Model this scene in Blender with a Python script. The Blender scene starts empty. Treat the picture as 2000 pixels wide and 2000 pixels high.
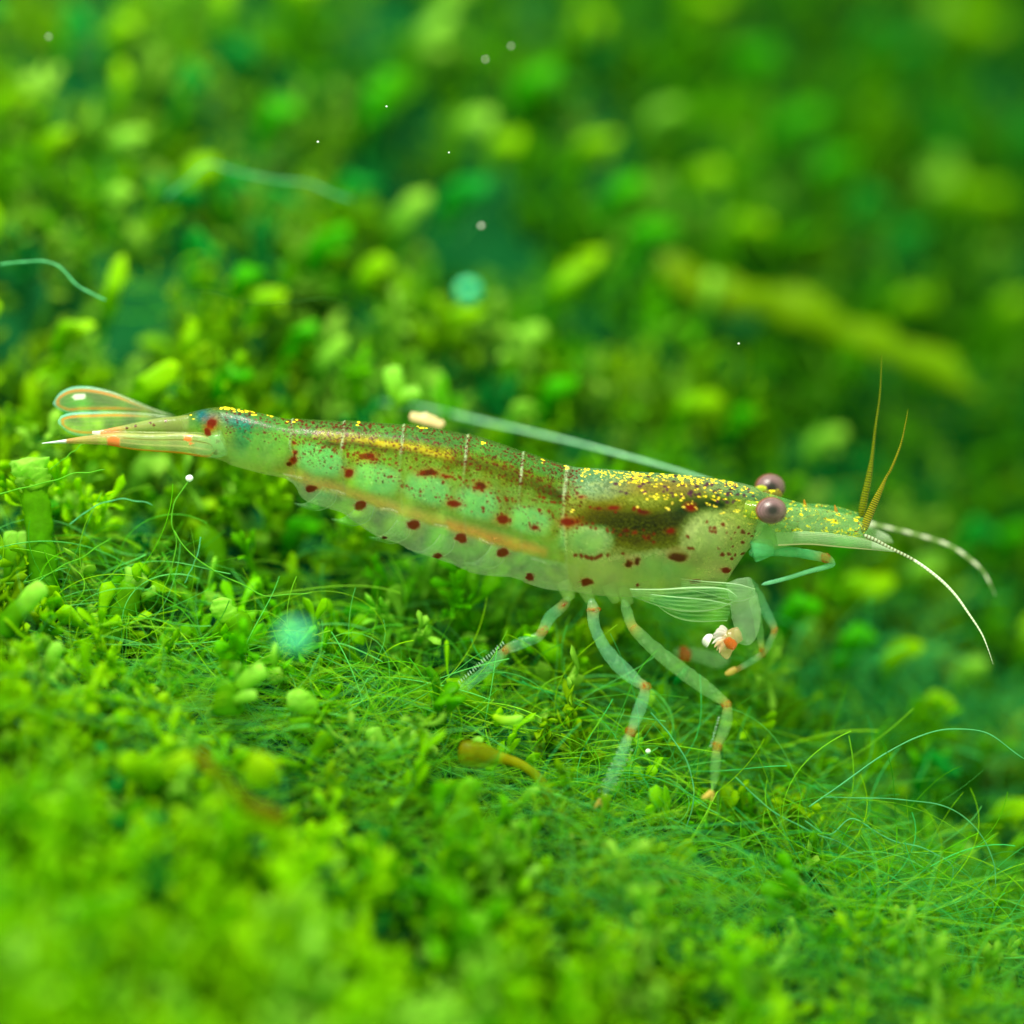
import bpy, math, random
import numpy as np
from mathutils import Vector, noise as mnoise

# ------------------------------------------------------------------ camera, light, exposure
rng = np.random.default_rng(11)
random.seed(11)
sc = bpy.context.scene
sc.unit_settings.scale_length = 0.002          # one unit stands for about 2 mm of the real place
D = 40.0                                       # camera to focus plane
PITCH = math.radians(16)
XV = np.array([1.0, 0, 0])
FV = np.array([0, math.cos(PITCH), -math.sin(PITCH)])
UV = np.array([0, math.sin(PITCH), math.cos(PITCH)])
cd = bpy.data.cameras.new("camera")
cam = bpy.data.objects.new("camera", cd)
sc.collection.objects.link(cam)
cam.location = Vector(-D * FV)
cam.rotation_euler = (math.radians(90) - PITCH, 0, 0)
cd.lens = 72.0
cd.sensor_width = 36.0
cd.clip_start = 0.5
cd.clip_end = 500
cd.dof.use_dof = True
cd.dof.focus_distance = D - 0.25
cd.dof.aperture_fstop = 0.072 / 3.5
sc.camera = cam

w = bpy.data.worlds.new("World")
sc.world = w
w.use_nodes = True
bg = w.node_tree.nodes["Background"]
bg.inputs[0].default_value = (0.72, 0.95, 0.42, 1)
bg.inputs[1].default_value = 1.5


def area(name, loc, target, size, power, col):
    l = bpy.data.lights.new(name, 'AREA')
    l.energy = power
    l.size = size
    l.color = col
    o = bpy.data.objects.new(name, l)
    sc.collection.objects.link(o)
    o.location = loc
    o.rotation_euler = (Vector(target) - Vector(loc)).to_track_quat('-Z', 'Y').to_euler()


area("aquarium_lamp", (-9, -10, 34), (0, 3, 0), 10, 31000, (1.0, 0.98, 0.82))
sc.view_settings.view_transform = 'Standard'
sc.view_settings.look = 'None'
sc.view_settings.exposure = 0.0
sc.view_settings.gamma = 1
cy = sc.cycles
cy.use_denoising = True
cy.max_bounces = 8
cy.diffuse_bounces = 5
cy.glossy_bounces = 2
cy.transmission_bounces = 4
cy.transparent_max_bounces = 24
cy.caustics_reflective = False
cy.caustics_refractive = False
cy.sample_clamp_indirect = 4


# ------------------------------------------------------------------ helpers
def W(u, v, d):
    """points given across, up and away from the focus plane, to world"""
    u = np.asarray(u, float)[..., None]
    v = np.asarray(v, float)[..., None]
    d = np.asarray(d, float)[..., None]
    return u * XV + v * UV + d * FV


def at(px, py, d=0.0):
    px = np.asarray(px, float)
    py = np.asarray(py, float)
    d = np.asarray(d, float) + 0 * px
    k = (D + d) / D
    return W((px - 1000) / 100 * k, (1000 - py) / 100 * k, d)


def lin(r, g, b):
    f = lambda c: (c / 255 / 12.92) if c <= 10 else ((c / 255 + .055) / 1.055) ** 2.4
    return np.array([f(r), f(g), f(b)])


def smooth(pts, n):
    """Catmull-Rom resampling of an (m,k) list to n rows"""
    P = np.asarray(pts, float)
    m = len(P)
    if m == 2:
        t = np.linspace(0, 1, n)[:, None]
        return P[0] * (1 - t) + P[1] * t
    seg = np.linalg.norm(np.diff(P[:, :2], axis=0), axis=1) + 1e-6
    s = np.concatenate([[0], np.cumsum(seg)])
    q = np.linspace(0, s[-1], n)
    out = np.zeros((n, P.shape[1]))
    T = np.zeros_like(P)
    T[1:-1] = (P[2:] - P[:-2]) / (s[2:] - s[:-2])[:, None]
    T[0] = (P[1] - P[0]) / seg[0]
    T[-1] = (P[-1] - P[-2]) / seg[-1]
    i = np.clip(np.searchsorted(s, q, 'right') - 1, 0, m - 2)
    h = seg[i][:, None]
    t = ((q - s[i]) / seg[i])[:, None]
    out = ((2 * t**3 - 3 * t**2 + 1) * P[i] + (t**3 - 2 * t**2 + t) * h * T[i]
           + (-2 * t**3 + 3 * t**2) * P[i + 1] + (t**3 - t**2) * h * T[i + 1])
    return out


def grid_faces(nr, ns, closed=True):
    i = np.arange(nr - 1)[:, None]
    j = np.arange(ns if closed else ns - 1)[None, :]
    a = i * ns + j
    b = i * ns + (j + 1) % ns
    return np.stack([a, b, b + ns, a + ns], -1).reshape(-1, 4)


def tube(path, ra, rb=None, sides=8, up=None):
    """tube round a path (n,3); ra across in the picture plane, rb in depth"""
    path = np.asarray(path, float)
    n = len(path)
    ra = np.ones(n) * ra
    rb = ra if rb is None else np.ones(n) * rb
    t = np.gradient(path, axis=0)
    t /= np.linalg.norm(t, axis=1)[:, None] + 1e-9
    upv = FV if up is None else np.asarray(up, float)
    a = np.cross(t, upv)
    na = np.linalg.norm(a, axis=1)[:, None]
    a = np.where(na > 1e-3, a / (na + 1e-9), XV)
    b = np.cross(a, t)
    th = np.linspace(0, 2 * np.pi, sides, endpoint=False)
    V = (path[:, None, :] + a[:, None, :] * (np.cos(th)[None, :, None] * ra[:, None, None])
         + b[:, None, :] * (np.sin(th)[None, :, None] * rb[:, None, None]))
    return V.reshape(-1, 3), grid_faces(n, sides)


def vnoise(P, s, seed=0.0):
    return np.array([mnoise.noise(Vector(p * s + seed)) for p in P])


WL = {}


def link(o, parent=None, loc=(0, 0, 0)):
    sc.collection.objects.link(o)
    loc = np.asarray(loc, float)
    WL[o.name] = loc
    if parent is not None:
        o.parent = parent
        loc = loc - WL[parent.name]
    o.location = Vector(loc)
    return o


def tag(o, label=None, cat=None, group=None, kind=None):
    if label: o['label'] = label
    if cat: o['category'] = cat
    if group: o['group'] = group
    if kind: o['kind'] = kind
    return o


def empty(name, loc, label, cat, group=None):
    o = bpy.data.objects.new(name, None)
    o.empty_display_size = 0.2
    link(o, None, loc)
    return tag(o, label, cat, group)


def mesh(name, V, F, mat, parent=None, col=None, flat=False, origin=None):
    V = np.asarray(V, float)
    F = np.asarray(F)
    loc = V.mean(0) if origin is None else np.asarray(origin, float)
    me = bpy.data.meshes.new(name)
    k = F.shape[1]
    me.vertices.add(len(V))
    me.vertices.foreach_set("co", (V - loc).astype(np.float32).ravel())
    me.loops.add(F.size)
    me.loops.foreach_set("vertex_index", F.astype(np.int32).ravel())
    me.polygons.add(len(F))
    me.polygons.foreach_set("loop_start", np.arange(0, F.size, k, dtype=np.int32))
    me.update(calc_edges=True)
    if not flat:
        me.polygons.foreach_set("use_smooth", np.ones(len(F), bool))
    if col is not None:
        col = np.asarray(col, float)
        if col.ndim == 1:
            col = np.tile(col, (len(V), 1))
        if col.shape[1] == 3:
            col = np.concatenate([col, np.ones((len(V), 1))], 1)
        a = me.color_attributes.new("Col", 'FLOAT_COLOR', 'POINT')
        a.data.foreach_set("color", col.astype(np.float32).ravel())
    me.materials.append(mat)
    me.validate()
    o = bpy.data.objects.new(name, me)
    return link(o, parent, loc)


class Bag:
    """collects pieces of ONE object"""
    def __init__(s): s.V, s.F, s.C, s.n = [], [], [], 0

    def add(s, V, F, C):
        C = np.asarray(C, float)
        if C.ndim == 1: C = np.tile(C, (len(V), 1))
        if C.shape[1] == 3: C = np.concatenate([C, np.ones((len(V), 1))], 1)
        s.V.append(V); s.F.append(F + s.n); s.C.append(C); s.n += len(V)

    def build(s, name, mat, parent=None, **k):
        return mesh(name, np.concatenate(s.V), np.concatenate(s.F), mat, parent, col=np.concatenate(s.C), **k)


# ------------------------------------------------------------------ materials
def nodes(name):
    m = bpy.data.materials.new(name)
    m.use_nodes = True
    nt = m.node_tree
    nt.nodes.clear()
    out = nt.nodes.new("ShaderNodeOutputMaterial")
    return m, nt, out


def moss_material(name, trans=0.45, rough=0.42, bump=0.25, bscale=9.0, spec=0.35):
    m, nt, out = nodes(name)
    N, L = nt.nodes, nt.links
    at_ = N.new("ShaderNodeAttribute"); at_.attribute_name = "Col"
    tc = N.new("ShaderNodeTexCoord")
    nz = N.new("ShaderNodeTexNoise"); nz.inputs['Scale'].default_value = bscale; nz.inputs['Detail'].default_value = 3
    L.new(tc.outputs['Object'], nz.inputs['Vector'])
    bp = N.new("ShaderNodeBump"); bp.inputs['Strength'].default_value = bump; bp.inputs['Distance'].default_value = 0.04
    L.new(nz.outputs['Fac'], bp.inputs['Height'])
    mr = N.new("ShaderNodeMapRange"); mr.inputs[3].default_value = 0.78; mr.inputs[4].default_value = 1.22
    L.new(nz.outputs['Fac'], mr.inputs[0])
    mul = N.new("ShaderNodeVectorMath"); mul.operation = 'SCALE'
    L.new(at_.outputs['Color'], mul.inputs[0]); L.new(mr.outputs[0], mul.inputs['Scale'])
    pb = N.new("ShaderNodeBsdfPrincipled")
    pb.inputs['Roughness'].default_value = rough
    pb.inputs['Specular IOR Level'].default_value = spec
    L.new(mul.outputs[0], pb.inputs['Base Color']); L.new(bp.outputs[0], pb.inputs['Normal'])
    tr = N.new("ShaderNodeBsdfTranslucent")
    L.new(mul.outputs[0], tr.inputs['Color'])
    mx = N.new("ShaderNodeMixShader"); mx.inputs[0].default_value = trans
    L.new(pb.outputs[0], mx.inputs[1]); L.new(tr.outputs[0], mx.inputs[2])
    L.new(mx.outputs[0], out.inputs[0])
    return m


def shell_material(name, rough=0.22, coat=0.5, edge=0.35, bscale=14.0, bump=0.12, trans=0.3, spec=.4):
    """see-through shell: colour and opacity come from the pigment attribute"""
    m, nt, out = nodes(name)
    N, L = nt.nodes, nt.links
    at_ = N.new("ShaderNodeAttribute"); at_.attribute_name = "Col"
    tc = N.new("ShaderNodeTexCoord")
    nz = N.new("ShaderNodeTexNoise"); nz.inputs['Scale'].default_value = bscale; nz.inputs['Detail'].default_value = 4
    L.new(tc.outputs['Object'], nz.inputs['Vector'])
    bp = N.new("ShaderNodeBump"); bp.inputs['Strength'].default_value = bump; bp.inputs['Distance'].default_value = 0.03
    L.new(nz.outputs['Fac'], bp.inputs['Height'])
    pb = N.new("ShaderNodeBsdfPrincipled")
    pb.inputs['Roughness'].default_value = rough
    pb.inputs['Specular IOR Level'].default_value = spec
    pb.inputs['Coat Weight'].default_value = coat
    pb.inputs['Coat Roughness'].default_value = 0.08
    L.new(at_.outputs['Color'], pb.inputs['Base Color']); L.new(bp.outputs[0], pb.inputs['Normal'])
    tl = N.new("ShaderNodeBsdfTranslucent"); L.new(at_.outputs['Color'], tl.inputs['Color'])
    m1 = N.new("ShaderNodeMixShader"); m1.inputs[0].default_value = trans
    L.new(pb.outputs[0], m1.inputs[1]); L.new(tl.outputs[0], m1.inputs[2])
    tp = N.new("ShaderNodeBsdfTransparent")
    lw = N.new("ShaderNodeLayerWeight"); lw.inputs[0].default_value = 0.35
    pw = N.new("ShaderNodeMath"); pw.operation = 'POWER'; pw.inputs[1].default_value = 2.5
    L.new(lw.outputs['Facing'], pw.inputs[0])
    ml = N.new("ShaderNodeMath"); ml.operation = 'MULTIPLY_ADD'; ml.inputs[1].default_value = edge; ml.use_clamp = True
    L.new(pw.outputs[0], ml.inputs[0]); L.new(at_.outputs['Alpha'], ml.inputs[2])
    mx = N.new("ShaderNodeMixShader")
    L.new(ml.outputs[0], mx.inputs[0]); L.new(tp.outputs[0], mx.inputs[1]); L.new(m1.outputs[0], mx.inputs[2])
    L.new(mx.outputs[0], out.inputs[0])
    return m


M_MOSS = moss_material("moss", spec=0.10, trans=.55)
M_BED = moss_material("moss_bed", trans=0.0, bump=0.8, bscale=2.5, rough=0.8, spec=0.1)
M_ALGA = moss_material("algae_filament", trans=0.55, bump=0.0, rough=0.3, spec=0.15)
M_SHELL = shell_material("shrimp_shell", rough=.3, coat=.07, trans=.12, spec=.10)
M_LIMB = shell_material("limb_shell", edge=0.6, bscale=20, bump=0.3, trans=.2, coat=.35, rough=.15, spec=.15)
M_EYE = moss_material("eye", trans=0.0, bump=0.15, bscale=40, rough=0.3, spec=0.5)
M_PART = moss_material("white_speck", trans=0.2, bump=0.1, rough=0.3, spec=0.6)

# ------------------------------------------------------------------ moss bed
HOLES = [(480, 300, 60, 1.6), (715, 305, 75, 2.6), (905, 455, 75, 2.2), (1045, 290, 30, 1.2), (940, 330, 60, 1.2), (870, 350, 60, 1.2),
         (350, 200, 40, 1.0), (1650, 40, 60, 1.5), (1645, 370, 60, 1.3), (1700, 430, 60, 1.0), (600, 110, 60, 1.0), (1340, 620, 40, 1.2),
         (1440, 660, 60, 1.2), (60, 640, 60, 1.0), (1900, 900, 60, 1.2), (1880, 1330, 80, 1.0), (1960, 520, 60, 1.0), (1530, 1520, 60, .8),
         (300, 520, 40, .8), (1260, 700, 50, .9), (400, 1130, 40, .7), (1330, 1590, 50, .6), (1440, 1500, 60, .6)]


def surf0(u, d):
    u = np.asarray(u, float); d = np.asarray(d, float)
    drop = 0.42 * np.clip(u - 2.5, 0, 9) * np.clip(d / 2.5, 0, 1)        # the bank falls away behind the head
    return -5.3 - 0.32 * u + 1.0 * d + 0.3 * np.maximum(d - 2, 0) - drop


def lump(u, d):
    z = 0.5 * np.sin(u * 0.9 + 1.3 * np.sin(d * 0.5)) * np.cos(d * 0.8 + 0.4 * u)
    z += 0.8 * np.sin(u * .37 + 1.7) * np.cos(d * .33 - .5)
    z += 0.25 * np.sin(u * 2.3 + d * 1.1 + 1.0) + 0.2 * np.cos(d * 2.9 - u * 0.7)
    return z


def surf(u, d):
    u = np.asarray(u, float); d = np.asarray(d, float)
    v = surf0(u, d) + 0.8 * lump(u, d)
    k = (D + d) / D
    px = 1000 + 100 * u / k
    py = 1000 - 100 * (v + 0.5) / k
    v = v - 1.0 * np.exp(-((u - 1.8) ** 2 / 12 + (d + .3) ** 2 / 6))
    for (hx, hy, r, a) in HOLES:
        v = v - a * np.exp(-((px - hx) ** 2 + (py - hy) ** 2) / (2 * r * r))
    return v


gu = np.linspace(-26, 26, 260)
gd = np.linspace(-18, 40, 290)
GU, GD = np.meshgrid(gu, gd)
GV = surf(GU, GD) - 0.15 + 0.12 * np.sin(GU * 7) * np.cos(GD * 6.3)
Vb = W(GU, GV, GD).reshape(-1, 3)
cb = lin(0, 72, 30) * np.ones((len(Vb), 1))
bed = mesh("ground", Vb, grid_faces(len(gd), len(gu), False), M_BED, col=cb)
tag(bed, kind='structure')

GREEN_D = lin(22, 160, 0); GREEN_M = lin(85, 200, 0); GREEN_Y = lin(178, 232, 0); GREEN_P = lin(180, 235, 85)
TEAL = lin(20, 150, 60)


def lobe_profile(n, tipw=1.0, stem=0.35):
    s = np.linspace(0, 1, n)
    w_ = stem + (tipw - stem) * np.clip((s - 0.2) / 0.55, 0, 1) ** 1.3
    cap = np.sqrt(np.clip(1 - np.clip((s - 0.80) / 0.2, 0, 1) ** 2, 0.0, 1))
    return s, w_ * np.maximum(cap, 0.02)


def frond_template(seed, kind):
    r = np.random.default_rng(seed)
    Vs, Fs, Ts, n = [], [], [], 0

    def lobe(p0, dirv, L, wd, rings=9, sides=7, t0=0.3, stem=.35):
        nonlocal n
        dirv = dirv / np.linalg.norm(dirv)
        side = np.cross(dirv, r.normal(size=3)); side /= np.linalg.norm(side)
        s, pr = lobe_profile(rings, stem=stem)
        s = s ** 0.85
        path = p0 + dirv * (s * L)[:, None] + side * (0.18 * L * s ** 2)[:, None]
        side2 = np.cross(dirv, side)
        path = path + side2[None] * (.10 * L * np.sin(s * r.uniform(3, 7) + r.uniform(0, 6)))[:, None]
        V, F = tube(path, pr * wd, pr * wd * r.uniform(.22, .45), sides, up=side2)
        cen = np.repeat(path, sides, 0)
        jit = 1 + .28 * vnoise(V, 5.0, seed * 3.3 + n)[:, None]
        V = cen + (V - cen) * jit
        Vs.append(V); Fs.append(F + n); n += len(V)
        Ts.append(np.repeat(t0 + (1 - t0) * s, sides))
        return path
    if kind == 'frond':
        d0 = np.array([r.normal() * .3, r.normal() * .3, 1.0])
        p = lobe(np.zeros(3), d0, 1.0, 0.10, rings=9, t0=0.0, stem=.6)
        for k in range(r.integers(5, 9)):
            i = r.integers(2, 8)
            dv = d0 + r.normal(size=3) * 0.9
            lobe(p[i], dv, r.uniform(.2, .55), r.uniform(.05, .11), t0=i / 9 * .7)
    elif kind == 'leafy':   # stem with many small leaves
        d0 = np.array([r.normal() * .3, r.normal() * .3, 1.0])
        p = lobe(np.zeros(3), d0, 1.1, 0.05, rings=9, sides=5, t0=0.0, stem=.9)
        for k in range(24):
            i = r.integers(1, 9)
            dv = d0 * .8 + r.normal(size=3) * 0.8
            lobe(p[i], dv, r.uniform(.16, .36), r.uniform(.035, .07), rings=6, sides=5, t0=i / 9 * .7)
    else:                   # stubby double tip
        for k in range(r.integers(2, 4)):
            dv = np.array([r.normal() * .45, r.normal() * .45, 1.0])
            lobe(np.zeros(3), dv, r.uniform(.6, 1.0), r.uniform(.13, .2), t0=0.0, stem=.5, sides=7, rings=9)
    return np.concatenate(Vs), np.concatenate(Fs), np.concatenate(Ts)


TPL = [frond_template(i, k) for i, k in enumerate(['frond'] * 6 + ['leafy'] * 9 + ['stub'] * 2)]


def colour_for(u, v, d, rnd):
    """per-frond hue: yellower bottom left, deeper green to the right and behind, some old teal ones"""
    k = (D + d) / D
    px = u / k; py = v / k
    y = 0.55 - 0.035 * px - 0.040 * py
    y = y + rnd * 0.33
    y = np.clip(y, 0, 1)
    return y


KEEP = [(60, 960, 95), (75, 1060, 80), (30, 1080, 50), (75, 1170, 55), (262, 1150, 60), (245, 1200, 45), (435, 1190, 45), (112, 1285, 35), (455, 1290, 40), (500, 1320, 45),
        (590, 1380, 45), (775, 1445, 70), (990, 1405, 35), (925, 1475, 60), (1010, 1495, 45), (1065, 1545, 40), (1035, 1550, 30), (905, 1560, 70), (1335, 1670, 60), (1250, 1715, 60), (1435, 1870, 60), (1340, 1920, 60),
        (880, 1360, 50), (940, 1310, 45), (1000, 1270, 30), (1235, 1430, 40), (1205, 1500, 45), (1175, 1565, 50), (1405, 1450, 40), (1395, 1520, 45), (1380, 1560, 40), (1250, 1390, 40), (1420, 1400, 30),
        (512, 1500, 50), (480, 1560, 60), (550, 1595, 50), (345, 1498, 45), (370, 940, 30), (1037, 1708, 30), (1130, 1910, 30)]


def scatter(name, n, urange, drange, smin, smax, seed, tipboost=1.0, teal=.10, lift=-0.25, kinds=None, gain=1.0, vary=.5):
    r = np.random.default_rng(seed)
    bag = Bag()
    u = r.uniform(*urange, n); d = r.uniform(*drange, n)
    k = (D + d) / D
    v = surf(u, d)
    keep = (np.abs(u / k) < 12) & (v / k > -12.5) & (v / k < 13)
    for (hx, hy, hr, ha) in HOLES:
        if hy < 800:
            keep &= ~((np.hypot(1000 + 100 * u / k - hx, 1000 - 100 * (v + .8) / k - hy) < hr * 1.0) & (r.random(len(u)) < .75))
    for (kx, ky, kr) in KEEP:
        for hh in (0.2, 0.8):
            keep &= ~((d < (1.2 if 850 < kx < 1450 else .3)) & (np.hypot(1000 + 100 * u / k - kx, 1000 - 100 * (v + lift + hh * (smin + smax) / 2) / k - ky) < kr))
    u, d, v = u[keep], d[keep], v[keep]
    n = len(u)
    # random frame round the growth direction
    g = np.array([0.25, 1.0, -0.45])
    G = g[None] + r.normal(size=(n, 3)) * 0.45
    G /= np.linalg.norm(G, axis=1)[:, None]
    A = np.cross(G, r.normal(size=(n, 3))); A /= np.linalg.norm(A, axis=1)[:, None]
    B = np.cross(G, A)
    S = r.uniform(smin, smax, n)
    R = r.normal(size=n)
    isteal = r.random(n) < teal
    cn = np.array([mnoise.noise(Vector((a * .35, b * .35, 3.1))) for a, b in zip(u, d)])
    dark = np.array([mnoise.noise(Vector((a * .5, b * .5, 9.1))) for a, b in zip(u, d)])
    y = np.clip(colour_for(u, v, d, R) + cn * 0.9, .16, 1)
    kk = kinds if kinds is not None else range(len(TPL))
    ti = r.choice(list(kk), n)
    for i in range(n):
        V, F, T = TPL[ti[i]]
        P = (V[:, :1] * A[i] + V[:, 1:2] * B[i] + V[:, 2:] * G[i]) * S[i] + np.array([u[i], v[i] + lift, d[i]])
        base = GREEN_D * (1 - y[i]) + GREEN_M * y[i]
        tipc = GREEN_M * (1 - y[i]) + (GREEN_Y if R[i] < .8 else GREEN_P) * y[i]
        if isteal[i]:
            base = TEAL * .6; tipc = TEAL * 1.3
        t = T[:, None] ** 1.3 * tipboost
        C = (base * (1 - t) + tipc * t) * (0.9 + vary * dark[i]) * gain
        bag.add(P, F, np.clip(C, 0, 1))
    Vall = np.concatenate(bag.V)
    bag.V = [W(Vall[:, 0], Vall[:, 1], Vall[:, 2])]
    o = bag.build(name, M_MOSS)
    return o


tag(scatter("moss", 4200, (-20, 20), (4.5, 28), 1.1, 2.3, 1, teal=.12, lift=-.9, gain=.70), kind='stuff',
    label="out of focus green moss rising behind the shrimp", cat="moss")
tag(scatter("moss", 1500, (-13, 13), (-3, 4.5), 0.8, 2.2, 2, teal=.02, lift=-.9, gain=.9, kinds=list(range(15))), kind='stuff',
    label="sharp low green moss under the legs of the shrimp", cat="moss")
tag(scatter("moss", 2900, (-12, 12), (-13, -3), 1.3, 2.4, 3, teal=.04, lift=-.9, gain=1.02, vary=.15, kinds=list(range(14))), kind='stuff',
    label="blurred bright green moss filling the bottom corner nearest the lens", cat="moss")

# ---- bright blurred tips of the moss behind (one mass, placed where they catch the eye)
BL = [(1325, 40, 38, 30, 0, 'Y'), (1780, 60, 50, 30, -10, 'Y'), (1835, 82, 34, 26, 0, 'Y'), (1745, 40, 30, 40, 0, 'P'), (1115, 80, 34, 30, 0, 'Y'), (870, 20, 32, 28, 0, 'P'),
      (825, 95, 75, 28, 38, 'P'), (600, 15, 44, 26, 10, 'Y'), (450, 30, 30, 34, 0, 'Y'), (275, 90, 28, 24, 0, 'Y'), (122, 180, 17, 24, 10, 'P'), (75, 222, 36, 20, 0, 'Y'),
      (212, 243, 22, 26, 10, 'P'), (265, 178, 20, 32, 0, 'Y'), (150, 295, 32, 22, 20, 'Y'), (285, 290, 45, 22, 18, 'P'), (272, 395, 26, 24, 0, 'P'), (25, 430, 36, 50, 0, 'Y'),
      (420, 350, 44, 38, 20, 'Y'), (910, 262, 38, 30, 10, 'P'), (965, 300, 30, 30, 0, 'Y'), (1125, 298, 46, 24, 8, 'Y'), (1330, 355, 38, 30, 0, 'Y'), (1250, 240, 44, 18, 20, 'P'),
      (795, 412, 50, 32, 45, 'P'), (730, 525, 30, 30, 10, 'Y'), (650, 470, 26, 50, 60, 'M'), (890, 612, 34, 24, 0, 'Y'), (1090, 530, 76, 32, 42, 'Y'), (1010, 645, 30, 26, 10, 'P'),
      (1325, 553, 20, 28, 0, 'P'), (1700, 580, 52, 26, 20, 'Y'), (1885, 590, 30, 30, 0, 'Y'), (1310, 770, 42, 26, 0, 'Y'), (655, 670, 44, 24, 45, 'P'), (390, 640, 18, 34, 5, 'Y'),
      (192, 635, 44, 16, 0, 'Y'), (15, 690, 18, 34, 0, 'Y'), (340, 725, 48, 38, 35, 'Y'), (480, 720, 40, 24, 0, 'M'), (260, 540, 26, 50, 15, 'Y'), (420, 490, 50, 14, -50, 'T'),
      (190, 80, 46, 16, -50, 'T'), (400, 180, 46, 16, -50, 'T'), (480, 370, 46, 14, -35, 'T'), (560, 400, 46, 12, -25, 'T'), (30, 60, 40, 26, 0, 'T'), (700, 375, 50, 16, -10, 'T'),
      (900, 385, 46, 30, 0, 'T'), (1645, 80, 36, 22, -30, 'T'), (1700, 120, 40, 20, 0, 'T'), (1625, 400, 36, 22, -30, 'T'), (1690, 460, 36, 20, 0, 'T'), (1760, 280, 50, 12, -50, 'T'),
      (1925, 280, 50, 20, -20, 'T'), (1760, 350, 44, 26, -50, 'P'), (1830, 390, 34, 26, 0, 'Y'), (1745, 370, 24, 20, 0, 'P'), (1780, 380, 44, 26, -10, 'Y'), (1540, 830, 40, 22, 10, 'P'),
      (1390, 790, 30, 20, 0, 'M'), (1610, 1100, 60, 36, 0, 'Y'), (1720, 1060, 30, 24, 0, 'P'), (1680, 1210, 34, 28, 0, 'Y'), (1600, 1190, 34, 34, 0, 'M'), (1800, 1240, 34, 24, 20, 'P'),
      (1820, 1000, 40, 24, -20, 'T'), (1900, 1170, 26, 34, 0, 'Y'), (1740, 1305, 34, 20, -20, 'Y'), (1500, 1130, 40, 26, 0, 'M'), (1580, 1010, 40, 20, 30, 'M'), (1560, 1400, 36, 24, -10, 'Y'),
      (1680, 1480, 30, 24, 0, 'Y'), (1870, 1500, 40, 26, 0, 'Y'), (1740, 1420, 50, 18, -30, 'T'), (1880, 1000, 30, 24, 0, 'M'), (1480, 1330, 30, 30, 0, 'Y'), (1420, 1260, 24, 22, 0, 'Y'),
      (540, 580, 40, 24, 10, 'Y'), (600, 640, 36, 24, 30, 'M'), (500, 540, 30, 24, 0, 'M'), (1180, 380, 40, 30, 20, 'M'), (1230, 460, 50, 30, 0, 'M'), (1400, 450, 50, 30, 0, 'Y'),
      (1500, 250, 60, 34, 20, 'M'), (1560, 330, 50, 26, 20, 'M'), (1420, 140, 46, 34, 0, 'M'), (1020, 180, 50, 34, 20, 'M'), (740, 200, 50, 36, 50, 'M'), (560, 240, 40, 30, 0, 'M'),
      (40, 600, 24, 24, 0, 'Y'), (170, 770, 34, 22, 0, 'M'), (310, 880, 34, 30, 0, 'P'), (400, 960, 30, 22, 10, 'Y'), (590, 990, 36, 24, 0, 'M'), (130, 960, 30, 18, 0, 'M'),
      (380, 990, 20, 12, -10, 'Y'), (560, 1060, 14, 30, 0, 'Y'), (700, 1150, 40, 26, 0, 'M'), (900, 1200, 34, 10, 0, 'P'), (1060, 740, 30, 24, 0, 'M'), (1000, 780, 34, 22, 0, 'P')]
def ball(r, nu=16, nv=10, sq=(1, 1, 1)):
    th = np.linspace(0, np.pi, nv); ph = np.linspace(0, 2 * np.pi, nu, endpoint=False)
    V = np.stack([np.sin(th)[:, None] * np.cos(ph), np.sin(th)[:, None] * np.sin(ph), np.cos(th)[:, None] * np.ones(nu)], -1).reshape(-1, 3)
    return V * r * np.array(sq), grid_faces(nv, nu)


bag = Bag()
PAL = {'Y': GREEN_Y, 'P': GREEN_P, 'M': GREEN_M, 'T': TEAL * 1.3}
for (x, y, a, b, ang, c) in BL:
    x *= 1.035; y *= 1.035
    # depth where the line of sight meets the moss, then lifted a little toward the lens
    dd = 0.0
    for dd in np.arange(-6, 26, .25):
        k = (D + dd) / D
        u = (x - 1000) / 100 * k; v = (1000 - y) / 100 * k
        if surf0(u, dd) >= v - .2: break
    dd -= 2.4 if dd > 4 else 1.0
    k = (D + dd) / D
    th = math.radians(ang)
    ax = np.array([math.cos(th), math.sin(th)]) if a >= b else np.array([math.sin(th), math.cos(th)])
    La, wa = (max(a, b) * .78 / 100 * k, min(a, b) * .78 / 100 * k)
    c0 = np.array([u, v, dd])
    A3 = np.array([ax[0], ax[1], 0.0])
    root = np.array([u - ax[0] * La * 1.2 - .3, v - abs(ax[1]) * La - 1.0, dd + .6])
    for q in range(4):
        if q == 0: off, la, wi, axx = np.zeros(3), La * .92, wa * .82, A3
        else:
            an = random.uniform(-1.3, 1.3)
            axx = np.array([A3[0] * math.cos(an) - A3[1] * math.sin(an), A3[0] * math.sin(an) + A3[1] * math.cos(an), random.uniform(-.4, .4)])
            off = -A3 * La * random.uniform(0, .8) + axx * La * .5 + np.array([0, -.1, .15])
            la, wi = La * random.uniform(.35, .6), wa * random.uniform(.4, .65)
        cc_ = c0 + off
        pts = smooth([root, cc_ - axx * la, cc_, cc_ + axx * la], 18)
        s = np.linspace(0, 1, 18)
        pr = np.where(s < .45, .25 + .75 * (s / .45) ** 1.5, 1.0) * np.sqrt(np.clip(1 - np.clip((s - .8) / .2, 0, 1) ** 2, 1e-3, 1))
        V, F = tube(pts, pr * wi, pr * wi * .5, 12, up=(0, 0, 1))
        V = V + (vnoise(V, 2.6, q) * .45 + vnoise(V, 6.5, 3.0) * .3)[:, None] * wi * 1.6
        t = np.repeat(s, 12)[:, None] ** 1.5
        C = (GREEN_D * (1 - t) + PAL[c] * t) * (.92 if q == 0 else .8)
        if q < 3: bag.add(W(V[:, 0], V[:, 1], V[:, 2]), F, C)
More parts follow.
